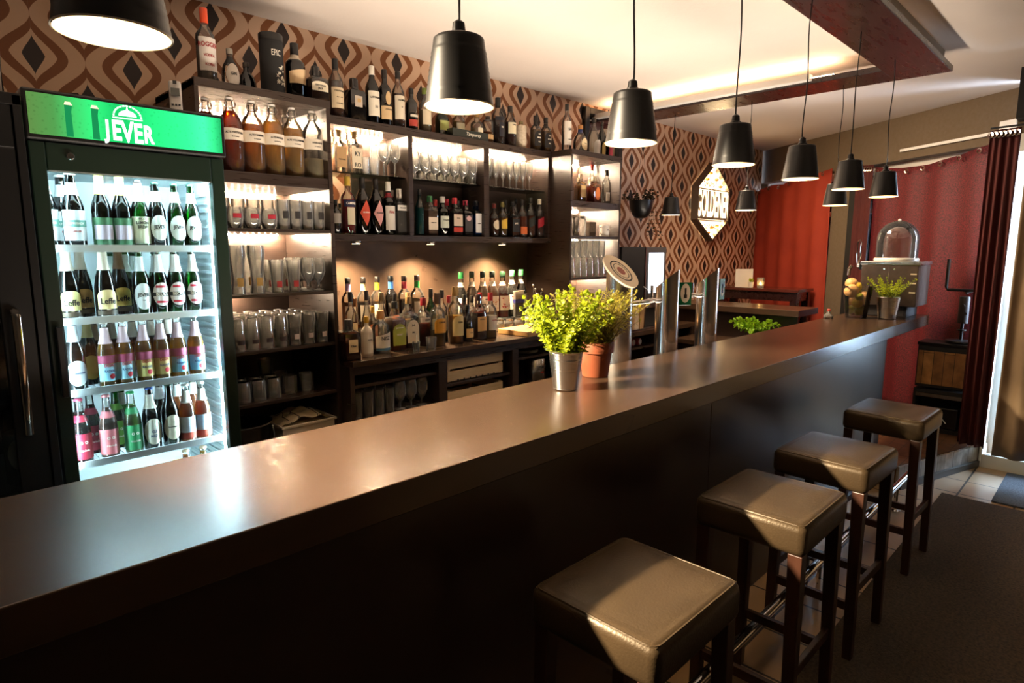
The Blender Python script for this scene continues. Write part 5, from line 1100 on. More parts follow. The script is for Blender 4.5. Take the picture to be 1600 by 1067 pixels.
# right unit second cell: jars and mugs
GJ = 'small things on the second shelf of the right tall unit'
for i,x in enumerate((3.63,3.72,3.80)):
    t = thing('spice_jar',('dark lidded jar','steel topped jar','tall glass jar of spices')[i]+' on the second shelf of the right tall unit','jar',(x,3.03,1.721),group=GJ)
    MB().lathe([(.030,0),(.032,.004),(.032,(.09,.13,.12)[i]),(.026,(.10,.14,.13)[i])],18).build('jar_body',(C('#2a2421',.4),STEEL,G_CLEAR)[i],t,angle=50); MB().lathe([(.028,(.10,.14,.13)[i]),(.029,(.12,.155,.15)[i]),(.001,(.121,.156,.151)[i])],18).build('lid',(BLACK,C('#8a7a66',.3),STEEL)[i],t,angle=50)
def mug(x,y,z,l):
    t = thing('mug',l,'mug',(x,y,z),group='white mugs in the right tall unit')
    MB().lathe([(.001,0),(.036,0),(.039,.004),(.040,.088),(.037,.088),(.035,.008),(.001,.006)],22,cap=False).build('mug_body',C('#d8d0c4',.3),t,angle=50)
    MB().tube([(-.038,0,.072),(-.058,0,.068),(-.063,0,.045),(-.055,0,.025),(-.038,0,.018)],.0045,8).build('mug_handle',C('#d8d0c4',.3),t)
    lettering('BAR',.016,INK,t,(0,0,.05),R=.0405)
mug(4.06,3.01,1.721,'white mug in the right tall unit, lower one in front'); mug(4.04,3.16,1.721,'white mug in the right tall unit behind the front mug')
o = MB().box(3.86,3.94,3.0,3.08,1.721,1.83).build('cork_box', pm('rough_cork','#5a4632',.8,var='#3c2f22',scale=60), smooth=False, bevel=.004); tag(o,'rough brown square box on the second shelf of the right tall unit','box')
# on the counter: board, knife, jars, utensils
t = thing('cutting_board','pale wooden cutting board lying at the right of the spirit bottles','cutting board',(3.14,2.90,1.051),.06)
MB().box(-.24,.24,-.135,.135,0,.034).build('board_body',WOODL,t,smooth=False,bevel=.004)
t = thing('paring_knife','small knife lying on the wooden cutting board','knife',(3.12,2.92,1.086),.5); MB().box(-.09,.02,-.008,.008,0,.0015).build('blade',STEEL,t,smooth=False); MB().box(.02,.10,-.009,.009,0,.012).build('knife_handle',BLACK,t,smooth=False,bevel=.003)
for i,(x,y,h,c) in enumerate(((2.99,3.10,.07,'#c9b8a0'),(3.08,3.10,.065,'#b8b0a8'),(3.17,3.09,.065,'#a8a098'),(3.27,3.08,.085,'#8c5a2c'))):
    t = thing('garnish_jar',('small jar','low glass jar','second low glass jar','amber lidded jar')[i]+' behind the cutting board','jar',(x,y,1.051),group='jars behind the cutting board'); MB().lathe([(.030,0),(.033,.005),(.033,h),(.03,h+.004)],18).build('jar_body',G_CLEAR,t,angle=50); MB().lathe([(.029,.004),(.029,h*.7)],16).build('contents',C(c,.6),t,angle=50); MB().lathe([(.031,h+.004),(.031,h+.014)],18).build('lid',STEEL,t,angle=50)
t = thing('utensil_holder','dark holder with bar spoons and tongs right of the syrup bottles','holder',(3.36,3.08,1.051)); MB().lathe([(.045,0),(.05,.004),(.052,.16),(.048,.16),(.045,.01)],22,cap=False).build('holder_body',pm('dark_steel','#4a4644',.3,.9),t,angle=50)
for k in range(5):
    a=k*1.26; m=MB().tube([(.01*cos(a),.01*sin(a),.02),(.035*cos(a),.035*sin(a),.24+.03*(k%3))],.003,6).ball((.036*cos(a),.036*sin(a),.245+.03*(k%3)),.011,10,6); m.build('bar_spoon',STEEL,t)
t = thing('green_peeler','tool with lime green handle sticking up behind the herbs','peeler',(3.46,2.98,1.051)); MB().tube([(0,0,.0),(0,0,.14)],.004,8).build('shaft',STEEL,t); MB().tube([(0,0,.13),(.002,0,.17),(.008,0,.24),(.014,0,.27)],[.008,.012,.013,.006],10).build('grip',C('#9cc83c',.4),t)
t = thing('strainer_holder','clear box with blue band beside the syrup bottles','box',(3.25,3.20,1.131)); MB().box(-.045,.045,-.04,.04,0,.19).build('box_body',G_CLEAR,t,smooth=False); MB().box(-.046,.046,-.041,.041,.10,.125).build('blue_band',C('#2c2c6c',.5),t,smooth=False); MB().box(-.042,.042,-.037,.037,.13,.185).build('contents',C('#c9a078',.6),t,smooth=False); MB().box(-.042,.042,-.037,.037,.003,.10).build('dark_base',BLACKM,t,smooth=False)

# ================================================================== ON THE BAR
def leafy(mb, c, L, w, d, up, curl=.25):
    """one small folded leaf with thickness in its curl"""
    d = Vector(d).normalized(); s = d.cross(Vector(up)).normalized(); n_ = s.cross(d).normalized(); c = Vector(c)
    pts = [c, c+d*L*.35+s*w*.5+n_*w*.15, c+d*L*.75+s*w*.38+n_*(w*.1-curl*L*.2), c+d*L-n_*curl*L*.5, c+d*L*.75-s*w*.38+n_*(w*.1-curl*L*.2), c+d*L*.35-s*w*.5+n_*w*.15, c+d*L*.5-n_*w*.12]
    mb.add(pts, [(0,1,6),(1,2,6),(2,3,6),(3,4,6),(4,5,6),(5,0,6)])
def herb(parent, z0, R, H, stems, lw, ll, mat, smat, seed, step=.011, lean=.6, droop=0.0, whorl=2):
    rnd = random.Random(seed); st = MB(); lf = MB()
    for k in range(stems):
        a = rnd.uniform(0,2*pi); r0 = R*.55*rnd.random()**.5; r1 = R*rnd.uniform(.5,1.35)*lean+r0*.6; h = H*rnd.uniform(.55,1.0)*(1-.25*(r1/R if R else 0)*.5)
        p = []; a2 = a+rnd.uniform(-.4,.4); n = max(5,int(h/step))
        for i in range(n+1):
            u = i/n; rr = r0+(r1-r0)*u**1.5; p.append(Vector((rr*cos(a+(a2-a)*u), rr*sin(a+(a2-a)*u), z0+h*(u-droop*u*u)+.002*sin(i*2.3+k))))
        st.tube([p[0],p[n//2],p[-1]], [.0016,.0013,.0009], 4)
        for i in range(1,n+1):
            d = (p[i]-p[i-1]).normalized(); b0 = rnd.uniform(0,2*pi)
            for w_ in range(whorl):
                b = b0+2*pi*w_/whorl; ax = d.orthogonal().normalized(); ax = (Matrix.Rotation(b,3,d) @ ax)
                dd = ax*.9+d*rnd.uniform(.3,.9); q = rnd.uniform(.7,1.15)*(1-.35*(i/n)**3)
                leafy(lf, p[i], ll*q, lw*q, dd, d+Vector((.01,.02,.0)))
        for w_ in range(3): leafy(lf, p[-1], ll*.7, lw*.7, (p[-1]-p[-2]).normalized()+Vector((rnd.uniform(-.4,.4),rnd.uniform(-.4,.4),.2)), (rnd.random(),.3,.1))
    st.build('stems', smat, parent); lf.build('leaves', mat, parent, smooth=False)
def leafmat(name, a, b):
    m = pm(name, a, .5, var=b, scale=28, spec=.4); nt = m.node_tree; pb = nt.nodes['Principled BSDF']; tr = nt.nodes.new('ShaderNodeBsdfTranslucent'); mx = nt.nodes.new('ShaderNodeMixShader'); mx.inputs[0].default_value = .4
    src = pb.inputs['Base Color'].links[0].from_socket; nt.links.new(src, tr.inputs[0]); out = nt.nodes['Material Output']; nt.links.new(pb.outputs[0], mx.inputs[1]); nt.links.new(tr.outputs[0], mx.inputs[2]); nt.links.new(mx.outputs[0], out.inputs[0]); return m
LEAF1 = leafmat('bright_herb_leaf','#b0b41c','#748c12'); LEAF2 = leafmat('rosemary_leaf','#b0a034','#66661e'); LEAF3 = leafmat('yellow_green_leaf','#ccd024','#94b01a')
STEMG = C('#6a7a22',.6); STEMB = C('#5a4522',.7); SOIL = pm('potting_soil','#2a1d14',.95,bump=.6,bscale=120)
def zinc_pot(name, label, loc, R0, R1, H):
    t = thing(name, label, 'potted plant', loc)
    pf = [(.001,0),(R0-.002,0),(R0,.002),(R0+.002,.006),(R0,.010)]
    for i in range(1,30):
        u = i/30; r = R0+(R1-R0)*u; 
        if .52 < u < .78: r += .0014*(1 if i%2 else -.6)
        pf.append((r,H*u))
    pf += [(R1,H-.003),(R1+.003,H),(R1,H+.003),(R1-.003,H),(R0-.003,.01)]
    MB().lathe(pf,44,cap=False).build('pot',ZINC,t,angle=55)
    MB().lathe([(.001,H-.014),(R1-.006,H-.016)],24,cap=False).build('soil',SOIL,t)
    return t
t = zinc_pot('potted_herb','bright green herb in a ridged zinc pot, frontmost on the bar',(1.752,1.462,1.101),.046,.064,.145)
herb(t,.13,.110,.275,84,.020,.024,LEAF1,STEMG,3,step=.0135,lean=1.05)
t = thing('potted_herb','rosemary in a terracotta pot behind the zinc pot on the bar','potted plant',(2.03,1.535,1.101))
MB().lathe([(.001,0),(.052,0),(.054,.003),(.066,.100),(.0665,.101),(.074,.102),(.077,.140),(.074,.146),(.068,.146),(.066,.12),(.05,.01)],40,cap=False).build('pot',pm('terracotta','#7c3a1c',.7,var='#864624',scale=9,bump=.05),t,angle=50)
MB().lathe([(.001,.128),(.067,.126)],24,cap=False).build('soil',SOIL,t)
herb(t,.125,.120,.260,95,.0046,.027,LEAF2,STEMB,5,step=.0065,lean=1.05,whorl=3)
t = zinc_pot('potted_herb','small yellow green herb in a zinc pot at the far end of the bar',(5.335,1.285,1.101),.060,.082,.165)
herb(t,.15,.105,.185,44,.012,.016,LEAF3,STEMG,9,step=.012,lean=.95)

# fruit vase
t = thing('glass_vase','clear tapered glass vase filled with citrus fruit at the far end of the bar','vase',(5.245,1.475,1.101))
gmesh([(.001,0),(.072,0),(.074,.006),(.105,.245)],32,.003).build('vase_body',G_VASE,t,angle=50); MB().lathe([(.001,.004),(.068,.004),(.069,.022),(.001,.024)],28,cap=False).build('thick_base',G_VASE,t)
def fruit(kind, dx, dy, dz, r, l):
    r *= 1.14; t = thing(kind, l, 'fruit', (5.245+dx,1.475+dy,1.101+dz), group='citrus fruit in the vase')
    c = {'grapefruit':('#dca05c','#e4b474'),'lemon':('#e0bc28','#e8c840'),'lime':('#a8b020','#bcb82c'),'orange':('#d8a050','#dca860')}[kind]
    rot = Matrix.Rotation(dx*40,3,'X') @ Matrix.Rotation(dy*50,3,'Y'); m = MB(); n=12
    ex = .18 if kind in('lemon','lime') else -.04
    pf=[(max(.0006,r*sin(pi*i/n)), -r*cos(pi*i/n)*(1+ex*abs(cos(pi*i/n))**5)) for i in range(n+1)]
    m.lathe(pf,18,M=rot); b = m.build('peel',pm(kind+'_peel',c[0],.42,var=c[1],scale=60,bump=.1,bscale=300),t,angle=180)
    MB().lathe([(.004,-r*(1+ex)-.001),(.003,-r*(1+ex)+.004)],8,M=rot).build('stem_scar',C('#6a6a30',.7),t)
fl = (('lime',-.030,-.028,.052,.030,'green lime at the left bottom of the vase'),('lime',-.002,-.040,.056,.028,'small lime at the bottom middle of the vase'),('lime',.036,-.010,.060,.034,'big lime at the bottom right of the vase'),('lime',-.012,.034,.060,.030,'lime at the bottom back of the vase'),
 ('lemon',-.036,-.014,.112,.032,'yellow lemon with print in the middle of the vase'),('orange',.030,.030,.118,.036,'orange at the back of the vase'),('grapefruit',.024,-.036,.150,.046,'pale striped grapefruit at the front of the vase'),('lime',-.048,-.028,.165,.026,'dark green lime below the left grapefruit'),
 ('grapefruit',-.048,.030,.205,.046,'yellow grapefruit at the upper left of the vase'),('lime',.052,.022,.200,.030,'lime at the upper right edge of the vase'),('lemon',.012,.012,.235,.031,'lemon lying on top of the fruit, front'),('grapefruit',.004,.050,.258,.040,'topmost yellow citrus on the vase'))
for f_ in fl: fruit(*f_)

# small bottle by the vase
t = thing('oil_bottle','small clear bottle with red stopper at the rear edge of the bar by the vase','bottle',(5.02,1.60,1.101)); MB().lathe([(.030,0),(.034,.004),(.034,.022),(.016,.038),(.013,.055)],20).build('glass_body',G_CLEAR,t,angle=50); MB().lathe([(.013,.055),(.014,.068),(.009,.072)],14).build('cap',C('#c04a3c',.4),t)

# slush machine with glass dome
t = thing('drink_machine','silver box dispenser with clear dome and tap at the bar end','dispenser',(5.66,1.335,1.101))
MB().box(-.17,.17,-.14,.15,.0,.085).build('plinth',BLACKM,t,smooth=False,bevel=.004)
m = MB()
for k in range(7): m.box(-.1705,-.169,-.12,.12,.012+k*.010,.016+k*.010); 
m.build('vent_slot',C('#4a4644',.3),t,smooth=False)
MB().box(-.19,.19,-.20,.19,.085,.400).build('housing',pm('dark_steel_housing','#544840',.38,.7,var='#62554b',scale=20),t,smooth=False,bevel=.006)
MB().box(-.195,.195,-.21,.20,.400,.430).build('top_plate',STEEL,t,smooth=False,bevel=.005)
m = MB().box(-.1915,-.190,-.005,-.003,.09,.395)
for y,z in ((-.04,.37),(.03,.37),(.03,.11)): m.lathe([(.008,0),(.006,.003)],10,(-.1905,y,z),M=Matrix.Rotation(radians(-90),3,'Y'))
m.build('panel_screws',CHROME,t)
m = MB()
for z in (.19,.26,.33): m.box(-.192,-.1895,-.19,-.15,z,z+.010)
m.build('side_slot',C('#d8c8a8',.5),t,smooth=False)
MB().lathe([(.155,.430),(.157,.445),(.150,.455)],40,(0,0,0)).build('dome_ring',C('#e4dccc',.35),t,angle=50)
dm = [(.145,.455),(.145,.60)]+[(.145*cos(a),.60+.145*sin(a)) for a in [pi/2*k/12 for k in range(1,12)]]+[(.003,.745)]
MB().lathe(dm+[(r-.004,z-.003) for r,z in reversed(dm[:-1])],40,cap=False).build('clear_dome',glass('dome_plastic','#f6f4f0','#dcd4ca',power=4,gloss=1.2,milk=.10),t,angle=180)
MB().lathe([(.010,.743),(.012,.750),(.006,.758)],14).build('dome_knob',C('#e4dccc',.35),t)
m = MB().box(-.10,.02,.19,.235,.36,.42).lathe([(.022,0),(.022,.05)],18,(-.05,.26,.39),M=Matrix.Rotation(radians(90),3,'X'))
m.tube([(-.05,.30,.39),(-.05,.32,.36),(-.05,.32,.31)],.014,12); m.build('tap_body',CHROME,t)
m = MB().tube([(-.05,.255,.41),(-.05,.245,.47),(-.05,.245,.58),(-.05,.255,.60),(-.05,.270,.58),(-.05,.270,.47),(-.05,.262,.41)],.006,8); m.build('tap_lever',CHROME,t)

# ------------------------------------------------------------------ beer towers
def tower(x, y, R, zb, zt, slope, name, label, disc):
    """upright tube cut on a slant; slope = drop across the diameter along the cut direction (angle in plan)"""
    t = thing(name, label, 'beer tap tower', (x,y,zb)); H = zt-zb; n = 48; ang = disc['dir']; vs=[];fs=[]
    rows = [0,.02]+[H*.5]
    m = MB(); base=[]
    for k in range(n):
        a=2*pi*k/n; zc = H-slope*(1+cos(a-ang))/2; base.append((R*cos(a),R*sin(a),zc))
    for z in (0,H-slope-.06,): 
        for k in range(n): a=2*pi*k/n; vs.append((R*cos(a),R*sin(a),z))
    for p in base: vs.append(p)
    for i in range(2):
        for k in range(n): fs.append((i*n+k,i*n+(k+1)%n,(i+1)*n+(k+1)%n,(i+1)*n+k))
    fs.append(tuple(range(2*n,3*n)))
    m.add(vs,fs); m.build('column',disc['mat'],t,angle=30)
    m = MB()
    zz = H-slope-.03
    m.lathe([(R+.0008,zz-.0015),(R+.0012,zz),(R+.0008,zz+.0015)],n,cap=False); m.lathe([(R+.006,0),(R+.006,.008),(R+.001,.010)],n,cap=False); m.build('joint_ring',STEEL,t)
    return t, base, H
tx = [2.551, 3.005, 3.459]
tw1, base, H1 = tower(tx[0],1.79,.067,.90,1.575,.134,'beer_tower','brushed steel beer tower with slanted round cream badge',dict(dir=-1.5,mat=STEEL))
# cream disc lying on the slanted cut
c0 = Vector((0,0,H1-.067)); e1 = Vector((cos(-1.5)*.134,sin(-1.5)*.134,-.134)).normalized(); e2 = Vector((-sin(-1.5),cos(-1.5),0)); nrm = e1.cross(e2).normalized()
if nrm.z < 0: nrm = -nrm
def disc_mb(r, o0, o1, n=40, r2=0, sx=1):
    m = MB(); vs=[]
    for o_ in (o0,o1):
        for k in range(n): a=2*pi*k/n; vs.append(c0+e1*(r*1.0*cos(a)*sx)+e2*(r*sin(a))+nrm*o_)
    if r2:
        for o_ in (o0,o1):
            for k in range(n): a=2*pi*k/n; vs.append(c0+e1*(r2*cos(a)*sx)+e2*(r2*sin(a))+nrm*o_)
        fs=[(n+k,n+(k+1)%n,3*n+(k+1)%n,3*n+k) for k in range(n)]+[(k,(k+1)%n,n+(k+1)%n,n+k) for k in range(n)]+[(2*n+k,2*n+(k+1)%n,3*n+(k+1)%n,3*n+k) for k in range(n)]
    else: fs=[tuple(range(n)),tuple(range(n,2*n))]+[(k,(k+1)%n,n+(k+1)%n,n+k) for k in range(n)]
    return m.add(vs,fs)
bd = disc_mb(.108,.001,.010).build('badge',C('#e0cdae',.4),tw1,angle=40)
disc_mb(.070,.0101,.0106,r2=.062).build('badge_ring',INK,bd,smooth=False); disc_mb(.050,.0101,.0106,r2=.046).build('badge_ring',INK,bd,smooth=False)
disc_mb(.026,.0101,.0108,24).build('badge_emblem',C('#8c3a24',.5),bd,smooth=False)
for i in (1,2):
    tw, base, Hh = tower(tx[i],1.79,.064,.90,1.515,.105,'beer_tower',('polished chrome beer tower with green oval badge, left of the pair','polished chrome beer tower with green badge seen edge-on, right of the pair')[i-1],dict(dir=1.98,mat=TOWERC))
    ar = (.12,.75)[i-1]
    Rm = Matrix.Rotation(-pi/4+ (.45,.95)[i-1],3,'Z')
    pc = Rm @ Vector((0,-.085,0)); 
    pc = Vector((.055,-.075,.48)) if i==1 else Vector((.070,-.055,.485))
    Ry = Matrix.Rotation((-.62,.05)[i-1],3,'Z')
    g = MB().obox(pc,.072,.007,.125,Ry).build('badge_plate',C('#176a44' if i==1 else '#3a6a20',.25),tw,smooth=False,bevel=.002)
    m = MB(); f_ = Ry @ Vector((0,-1,0)); s_ = Ry @ Vector((1,0,0))
    m.add([pc+f_*.0045+s_*(.028*cos(2*pi*k/28))+Vector((0,0,.052*sin(2*pi*k/28)+(.004 if i==1 else -.018))) if i==1 else pc+f_*.0045+s_*(.022*cos(2*pi*k/28))+Vector((0,0,.026*sin(2*pi*k/28)-.018)) for k in range(28)],[tuple(range(28))]).build('badge_oval',C('#e4dccc' if i==1 else '#c9b060',.4),g,smooth=False)
    m = MB(); m.obox(pc+f_*.0055+Vector((0,0,.012)),.010,.001,.04,Ry); m.obox(pc+f_*.0055+Vector((0,0,-.014)),.018,.001,.02,Ry); m.build('badge_figure',INK,g,smooth=False)
    m = MB().tube([(.0,.060,.44),(.0,.12,.44),(.0,.13,.40)],.010,10); m.tube([(0,.10,.44),(0,.10,.52)],.008,10); m.build('tap_spout',CHROME,tw)
# glass washer rail and pipes between the towers
o = MB().tube([(tx[0]+.06,1.86,1.335),(tx[2],1.86,1.345)],.013,12).build('tap_pipe',CHROME); tag(o,'horizontal chrome pipe joining the beer towers','pipe')
# bags and cans behind the taps
for i,(x,c,h) in enumerate(((4.40,'#c9a67c',.20),(4.47,'#e0cdb0',.18),(4.55,'#a8845a',.21))):
    m = MB(); rnd = random.Random(i); vs=[]; 
    for j in range(5):
        z=h*j/4; 
        for k,(dx,dy) in enumerate(((-.032,-.05),(.032,-.05),(.032,.05),(-.032,.05))): vs.append((dx*(1+.08*rnd.uniform(-1,1)),dy*(1+.08*rnd.uniform(-1,1)),z))
    fs=[(j*4+k,j*4+(k+1)%4,j*4+4+(k+1)%4,j*4+4+k) for j in range(4) for k in range(4)]+[(3,2,1,0),(16,17,18,19)]
    o = m.add(vs,fs).build('paper_bag',C(c,.8),smooth=False,loc=(x,3.0,.9415)); tag(o,('brown paper bag','cream paper bag','darker crumpled paper bag')[i]+' standing on the worktop behind the beer towers','bag','paper bags behind the towers')
for i in range(4):
    t = thing('drink_can','red and cream can lying on the shelf behind the taps, '+ORD[i]+' from the left','can',(4.34+.10*i,3.02,.812),group='cans behind the taps')
    MB().lathe([(.026,0),(.032,.006),(.032,.10),(.026,.106)],20,M=Matrix.Rotation(radians(-90),3,'X')).build('can_body',C('#b8483c',.35),t,angle=50); MB().lathe([(.021,-.0012),(.024,0)],18,M=Matrix.Rotation(radians(-90),3,'X')).build('can_end',C('#d8ccb8',.3),t)
# basil by the inner counter
t = thing('basil_plant','bushy light green basil showing above the far rear edge of the bar','potted plant',(5.25,2.28,.821))
MB().lathe([(.001,0),(.055,0),(.07,.10),(.066,.10),(.05,.01)],24,cap=False).build('pot',C('#3a2c24',.6),t,angle=50)
LEAFB = leafmat('basil_leaf','#9ac024','#6a9a1c'); herb(t,.09,.12,.115,34,.036,.044,LEAFB,STEMG,12,step=.022,lean=1.0)

# ================================================================== FAR WALL
# hanging planter
hx, hz = 4.86, 1.985
t = thing('hanging_planter','black plant pot hanging on the wallpaper with dried trailing plant','planter',(hx,3.20,hz-.09))
MB().lathe([(.001,0),(.04,.004),(.075,.03),(.10,.09),(.108,.16),(.103,.16),(.09,.09),(.06,.03)],28,cap=False).build('pot',BLACK,t,angle=50)
for s in (-1,1): MB().tube([(s*.10,0,.155),(s*.05,0,.42),(0,.0,.66)],.0016,4).build('hanging_wire',BLACK,t)
MB().tube([(0,0,.66),(0,.19,.66)],.003,6).build('wall_hook',BLACK,t)
LEAFD = leafmat('dry_leaf','#4a3a20','#2c2418'); herb(t,.13,.11,.13,22,.024,.030,LEAFD,C('#3a2c1c',.8),21,step=.02,lean=1.3)
m = MB(); lf = MB(); rnd = random.Random(4)
for k in range(5):
    pts=[(.10+.02*k,-.02*k,.14)]
    for j in range(9): p=pts[-1]; pts.append((p[0]+rnd.uniform(-.008,.016),p[1]+rnd.uniform(-.01,.01),p[2]-.035)); leafy(lf,pts[-1],.03,.022,(rnd.uniform(-1,1),rnd.uniform(-1,1),-.3),(0,0,1))
    m.tube(pts[:rnd.randint(5,9)],.0014,4)
m.build('trailing_stems',C('#3a2c1c',.8),t); lf.build('trailing_leaves',LEAFD,t,smooth=False)
# board with utensils
t = thing('knife_board','black wall board with hanging steel kitchen tools beside the shelf unit','board',(0,0,0))
MB().box(4.20,4.50,3.36,3.395,1.70,2.24).build('board_body',BLACKM,t,smooth=False)
m = MB()
for k in range(4): x=4.25+.05*k; m.tube([(x,3.345,2.0),(x+.004,3.345,1.86)],.004,6); m.tube([(x,3.345,1.87),(x+.012,3.345,1.84)],.006,6)
for k in range(2): m.box(4.26+.07*k,4.275+.07*k,3.34,3.345,2.03,2.18)
m.build('steel_tools',STEEL,t)
# lit sign box
SBULB = emit('sign_bulb',(1,.85,.6),110)
def hexa(x0,x1,zt,zb,z1,z0): xc=(x0+x1)/2; return [(x0,z0),(xc,zb),(x1,z0),(x1,z1),(xc,zt),(x0,z1)]
t = thing('light_box_sign','elongated hexagonal lit wall box with tall cut-out letters GOLDENER','sign',(0,0,0))
Y1_,Y0_ = 3.395, 3.317
sx0, sx1 = 6.10, 6.83
hx_ = hexa(sx0,sx1,2.56,1.71,2.285,1.935)
m = MB(); n=6; inn = hexa(sx0+.02,sx1-.02,2.535,1.735,2.277,1.943)
vs=[(x,Y0_,z) for x,z in hx_]+[(x,Y1_,z) for x,z in hx_]+[(x,Y0_,z) for x,z in inn]+[(x,Y1_-.01,z) for x,z in inn]
fs=[]
for k in range(6): k2=(k+1)%6; fs += [(k,k2,6+k2,6+k),(k,k2,12+k2,12+k),(12+k,12+k2,18+k2,18+k)]
m.add(vs,fs).build('box_frame',pm('grey_sign_box','#5a4c40',.6),t,smooth=False)
MB().xprism(inn,Y1_-.03,Y1_-.012).build('glowing_back',emit('sign_glow',(1.0,.86,.66),2.6),t,smooth=False)
for k in range(6):
    k2=(k+1)%6; a=Vector((inn[k][0],inn[k][1])); b=Vector((inn[k2][0],inn[k2][1]))
    for j in range(4): p=a+(b-a)*(j+.5)/4; p = p+(Vector(((sx0+sx1)/2,2.12))-p)*.05; MB().ball((p.x,Y0_+.035,p.y),.010,8,6).build('sign_bulb',SBULB,t)
SIGNW = C('#e8cfa8',.5)
mm = MB().box(sx0+.03,sx1-.03,Y0_+.012,Y0_+.02,1.925,1.94).box(sx0+.03,sx1-.03,Y0_+.012,Y0_+.02,2.255,2.27)
mm.build('letter_rail',SIGNW,t,smooth=False)
MB().box(sx0+.022,sx1-.022,Y0_+.022,Y0_+.030,1.945,2.25).build('letter_band',C('#6a5a48',.6),t,smooth=False)
lettering('GOLDENER',.125,emit('sign_letters',(1,.88,.70),1.5),t,((sx0+sx1)/2,Y0_+.01,2.10),bold=.004,sx=1.12).scale = (1,1,1)

lo = [c for c in t.children if c.name.startswith('lettering')][-1]
for v in lo.data.vertices: v.co.z = 2.098+(v.co.z-2.10)*3.1
sq = MB()
for j,(xc,zc,w) in enumerate(((sx0+.26,2.32,.24),(sx0+.32,1.87,.26))):
    sq.tube([(xc-w/2+w*k/24, Y0_+.015, zc+.022*sin(k*1.3)+.01*cos(k*.7)) for k in range(25)],.0035,5)
sq.build('script_line',C('#8a5a28',.6),t)
m = MB()
for xc,zc in ((6.42,2.44),(6.56,2.38),(6.35,2.37),(6.66,2.31),(6.50,1.86),(6.62,1.88),(6.42,1.80)): m.ball((xc,Y0_+.035,zc),.026,10,6,.6); m.tube([(xc,Y0_+.035,zc),(xc+.006,Y0_+.035,zc-.05)],.003,5)
m.build('ornament',C('#c8843c',.6),t)
# bistro table with things
t = thing('high_table','dark red brown high wooden table before the left red curtain','table',(0,0,0))
MB().box(6.62,7.06,2.42,3.33,1.175,1.205).build('tabletop',pm('mahogany_table','#4a2018',.22,var='#5c2a1e',scale=8,stretch=(4,1,1),rvar=.05,coat=.4),t,smooth=False,bevel=.003)
m = MB().box(6.65,6.68,2.46,3.30,1.08,1.175).box(7.0,7.03,2.46,3.30,1.08,1.175).box(6.68,7.0,2.45,2.48,1.08,1.175).box(6.68,7.0,3.28,3.31,1.08,1.175); m.build('apron',MAHOG,t,smooth=False)
for x in (6.645,6.965):
    for y in (2.44,3.25): MB().box(x,x+.07,y,y+.07,.157,1.175).build('leg',MAHOG,t,smooth=False,bevel=.003)
o = MB().box(-.10,.10,-.004,.004,0,.20).build('white_card',C('#e2d4be',.6),smooth=False,loc=(6.72,3.05,1.206)); o.rotation_euler=(0,0,-.7); tag(o,'blank cream card standing on the high table','card')
t = thing('tea_light','lit tea light in a frosted glass on the high table','candle',(6.72,2.86,1.206)); MB().lathe([(.001,0),(.035,0),(.04,.11),(.037,.11),(.032,.005)],20,cap=False).build('glass_body',G_CLEAR,t); MB().lathe([(.028,.003),(.028,.03)],16).build('wax',C('#f0e8d8',.5),t); MB().ball((0,0,.045),.010,8,6,1.6).build('flame',emit('flame',(1,.75,.4),40),t)
t = thing('table_flower','tiny yellow flower pot on the high table beside the tea light','potted plant',(6.70,2.96,1.206)); MB().lathe([(.025,0),(.032,.06)],16).build('pot',C('#d8ccb8',.5),t); herb(t,.05,.03,.05,10,.014,.016,LEAF3,STEMG,31,step=.012)

# curtains
def curtain(name, label, s0, s1, zt, zb, mat, off=.06, amp=.022, folds=9, sag=.0, seed=1, pts=None, slant=0.0, thick=.004):
    """cloth hanging along the street wall from s0 to s1, folded, with a hem and a little thickness"""
    rnd = random.Random(seed); nu, nv = folds*10, 26; vs=[]; fs=[]
    ph=[rnd.uniform(0,6.28) for _ in range(4)]
    for side in (0,1):
        for j in range(nv+1):
            w=j/nv
            for i in range(nu+1):
                u=i/nu; s=s0+(s1-s0)*u
                top = zt(u) if callable(zt) else zt; z=top+(zb-top)*w
                o_=off+amp*(.35+.65*w)*(sin(2*pi*folds*u+ph[0]+.8*sin(3*u+w*2))+.5*sin(2*pi*folds*.53*u+ph[1]+w*1.5))+side*thick
                x,y = FP(s+slant*w*.1*sin(u*9+ph[2]), o_) if pts is None else pts(u,w,o_)
                vs.append((x,y,z))
    N_=(nu+1)*(nv+1)
    for side in (0,1):
        for j in range(nv):
            for i in range(nu):
                a=side*N_+j*(nu+1)+i; q=(a,a+1,a+nu+2,a+nu+1); fs.append(q if side else tuple(reversed(q)))
    for i in range(nu): fs.append((i,i+1,N_+i+1,N_+i)); b=nv*(nu+1)+i; fs.append((b,b+1,N_+b+1,N_+b))
    for j in range(nv): a=j*(nu+1); fs.append((a,a+nu+1,N_+a+nu+1,N_+a)); a+=nu; fs.append((a,a+nu+1,N_+a+nu+1,N_+a))
    t = thing(name, label, 'curtain', (0,0,0)); MB().add(vs,fs).build('cloth',mat,t,angle=180)
    for k in range(7):
        u=(k+.5)/7; top=(zt(u) if callable(zt) else zt)-.035; x,y = FP(s0+(s1-s0)*u, off+amp+thick+.006) if pts is None else pts(u,0,off+amp+.004)
        ang = math.atan2(FN.y,FN.x); Mr = Matrix.Rotation(ang,3,'Z') @ Matrix.Rotation(radians(90),3,'Y')
        MB().lathe([(.012,0),(.021,0),(.022,.003),(.012,.004)],16,(x,y,top),M=Mr,cap=False).build('eyelet',CHROME,t)
    return t
curtain('red_curtain','rust red velvet curtain hanging left of the pier',.17,1.45,lambda u:2.33+.10*u+.03*abs(sin(pi*u*2.5)),.17,VELVET,folds=5,amp=.026,seed=2)
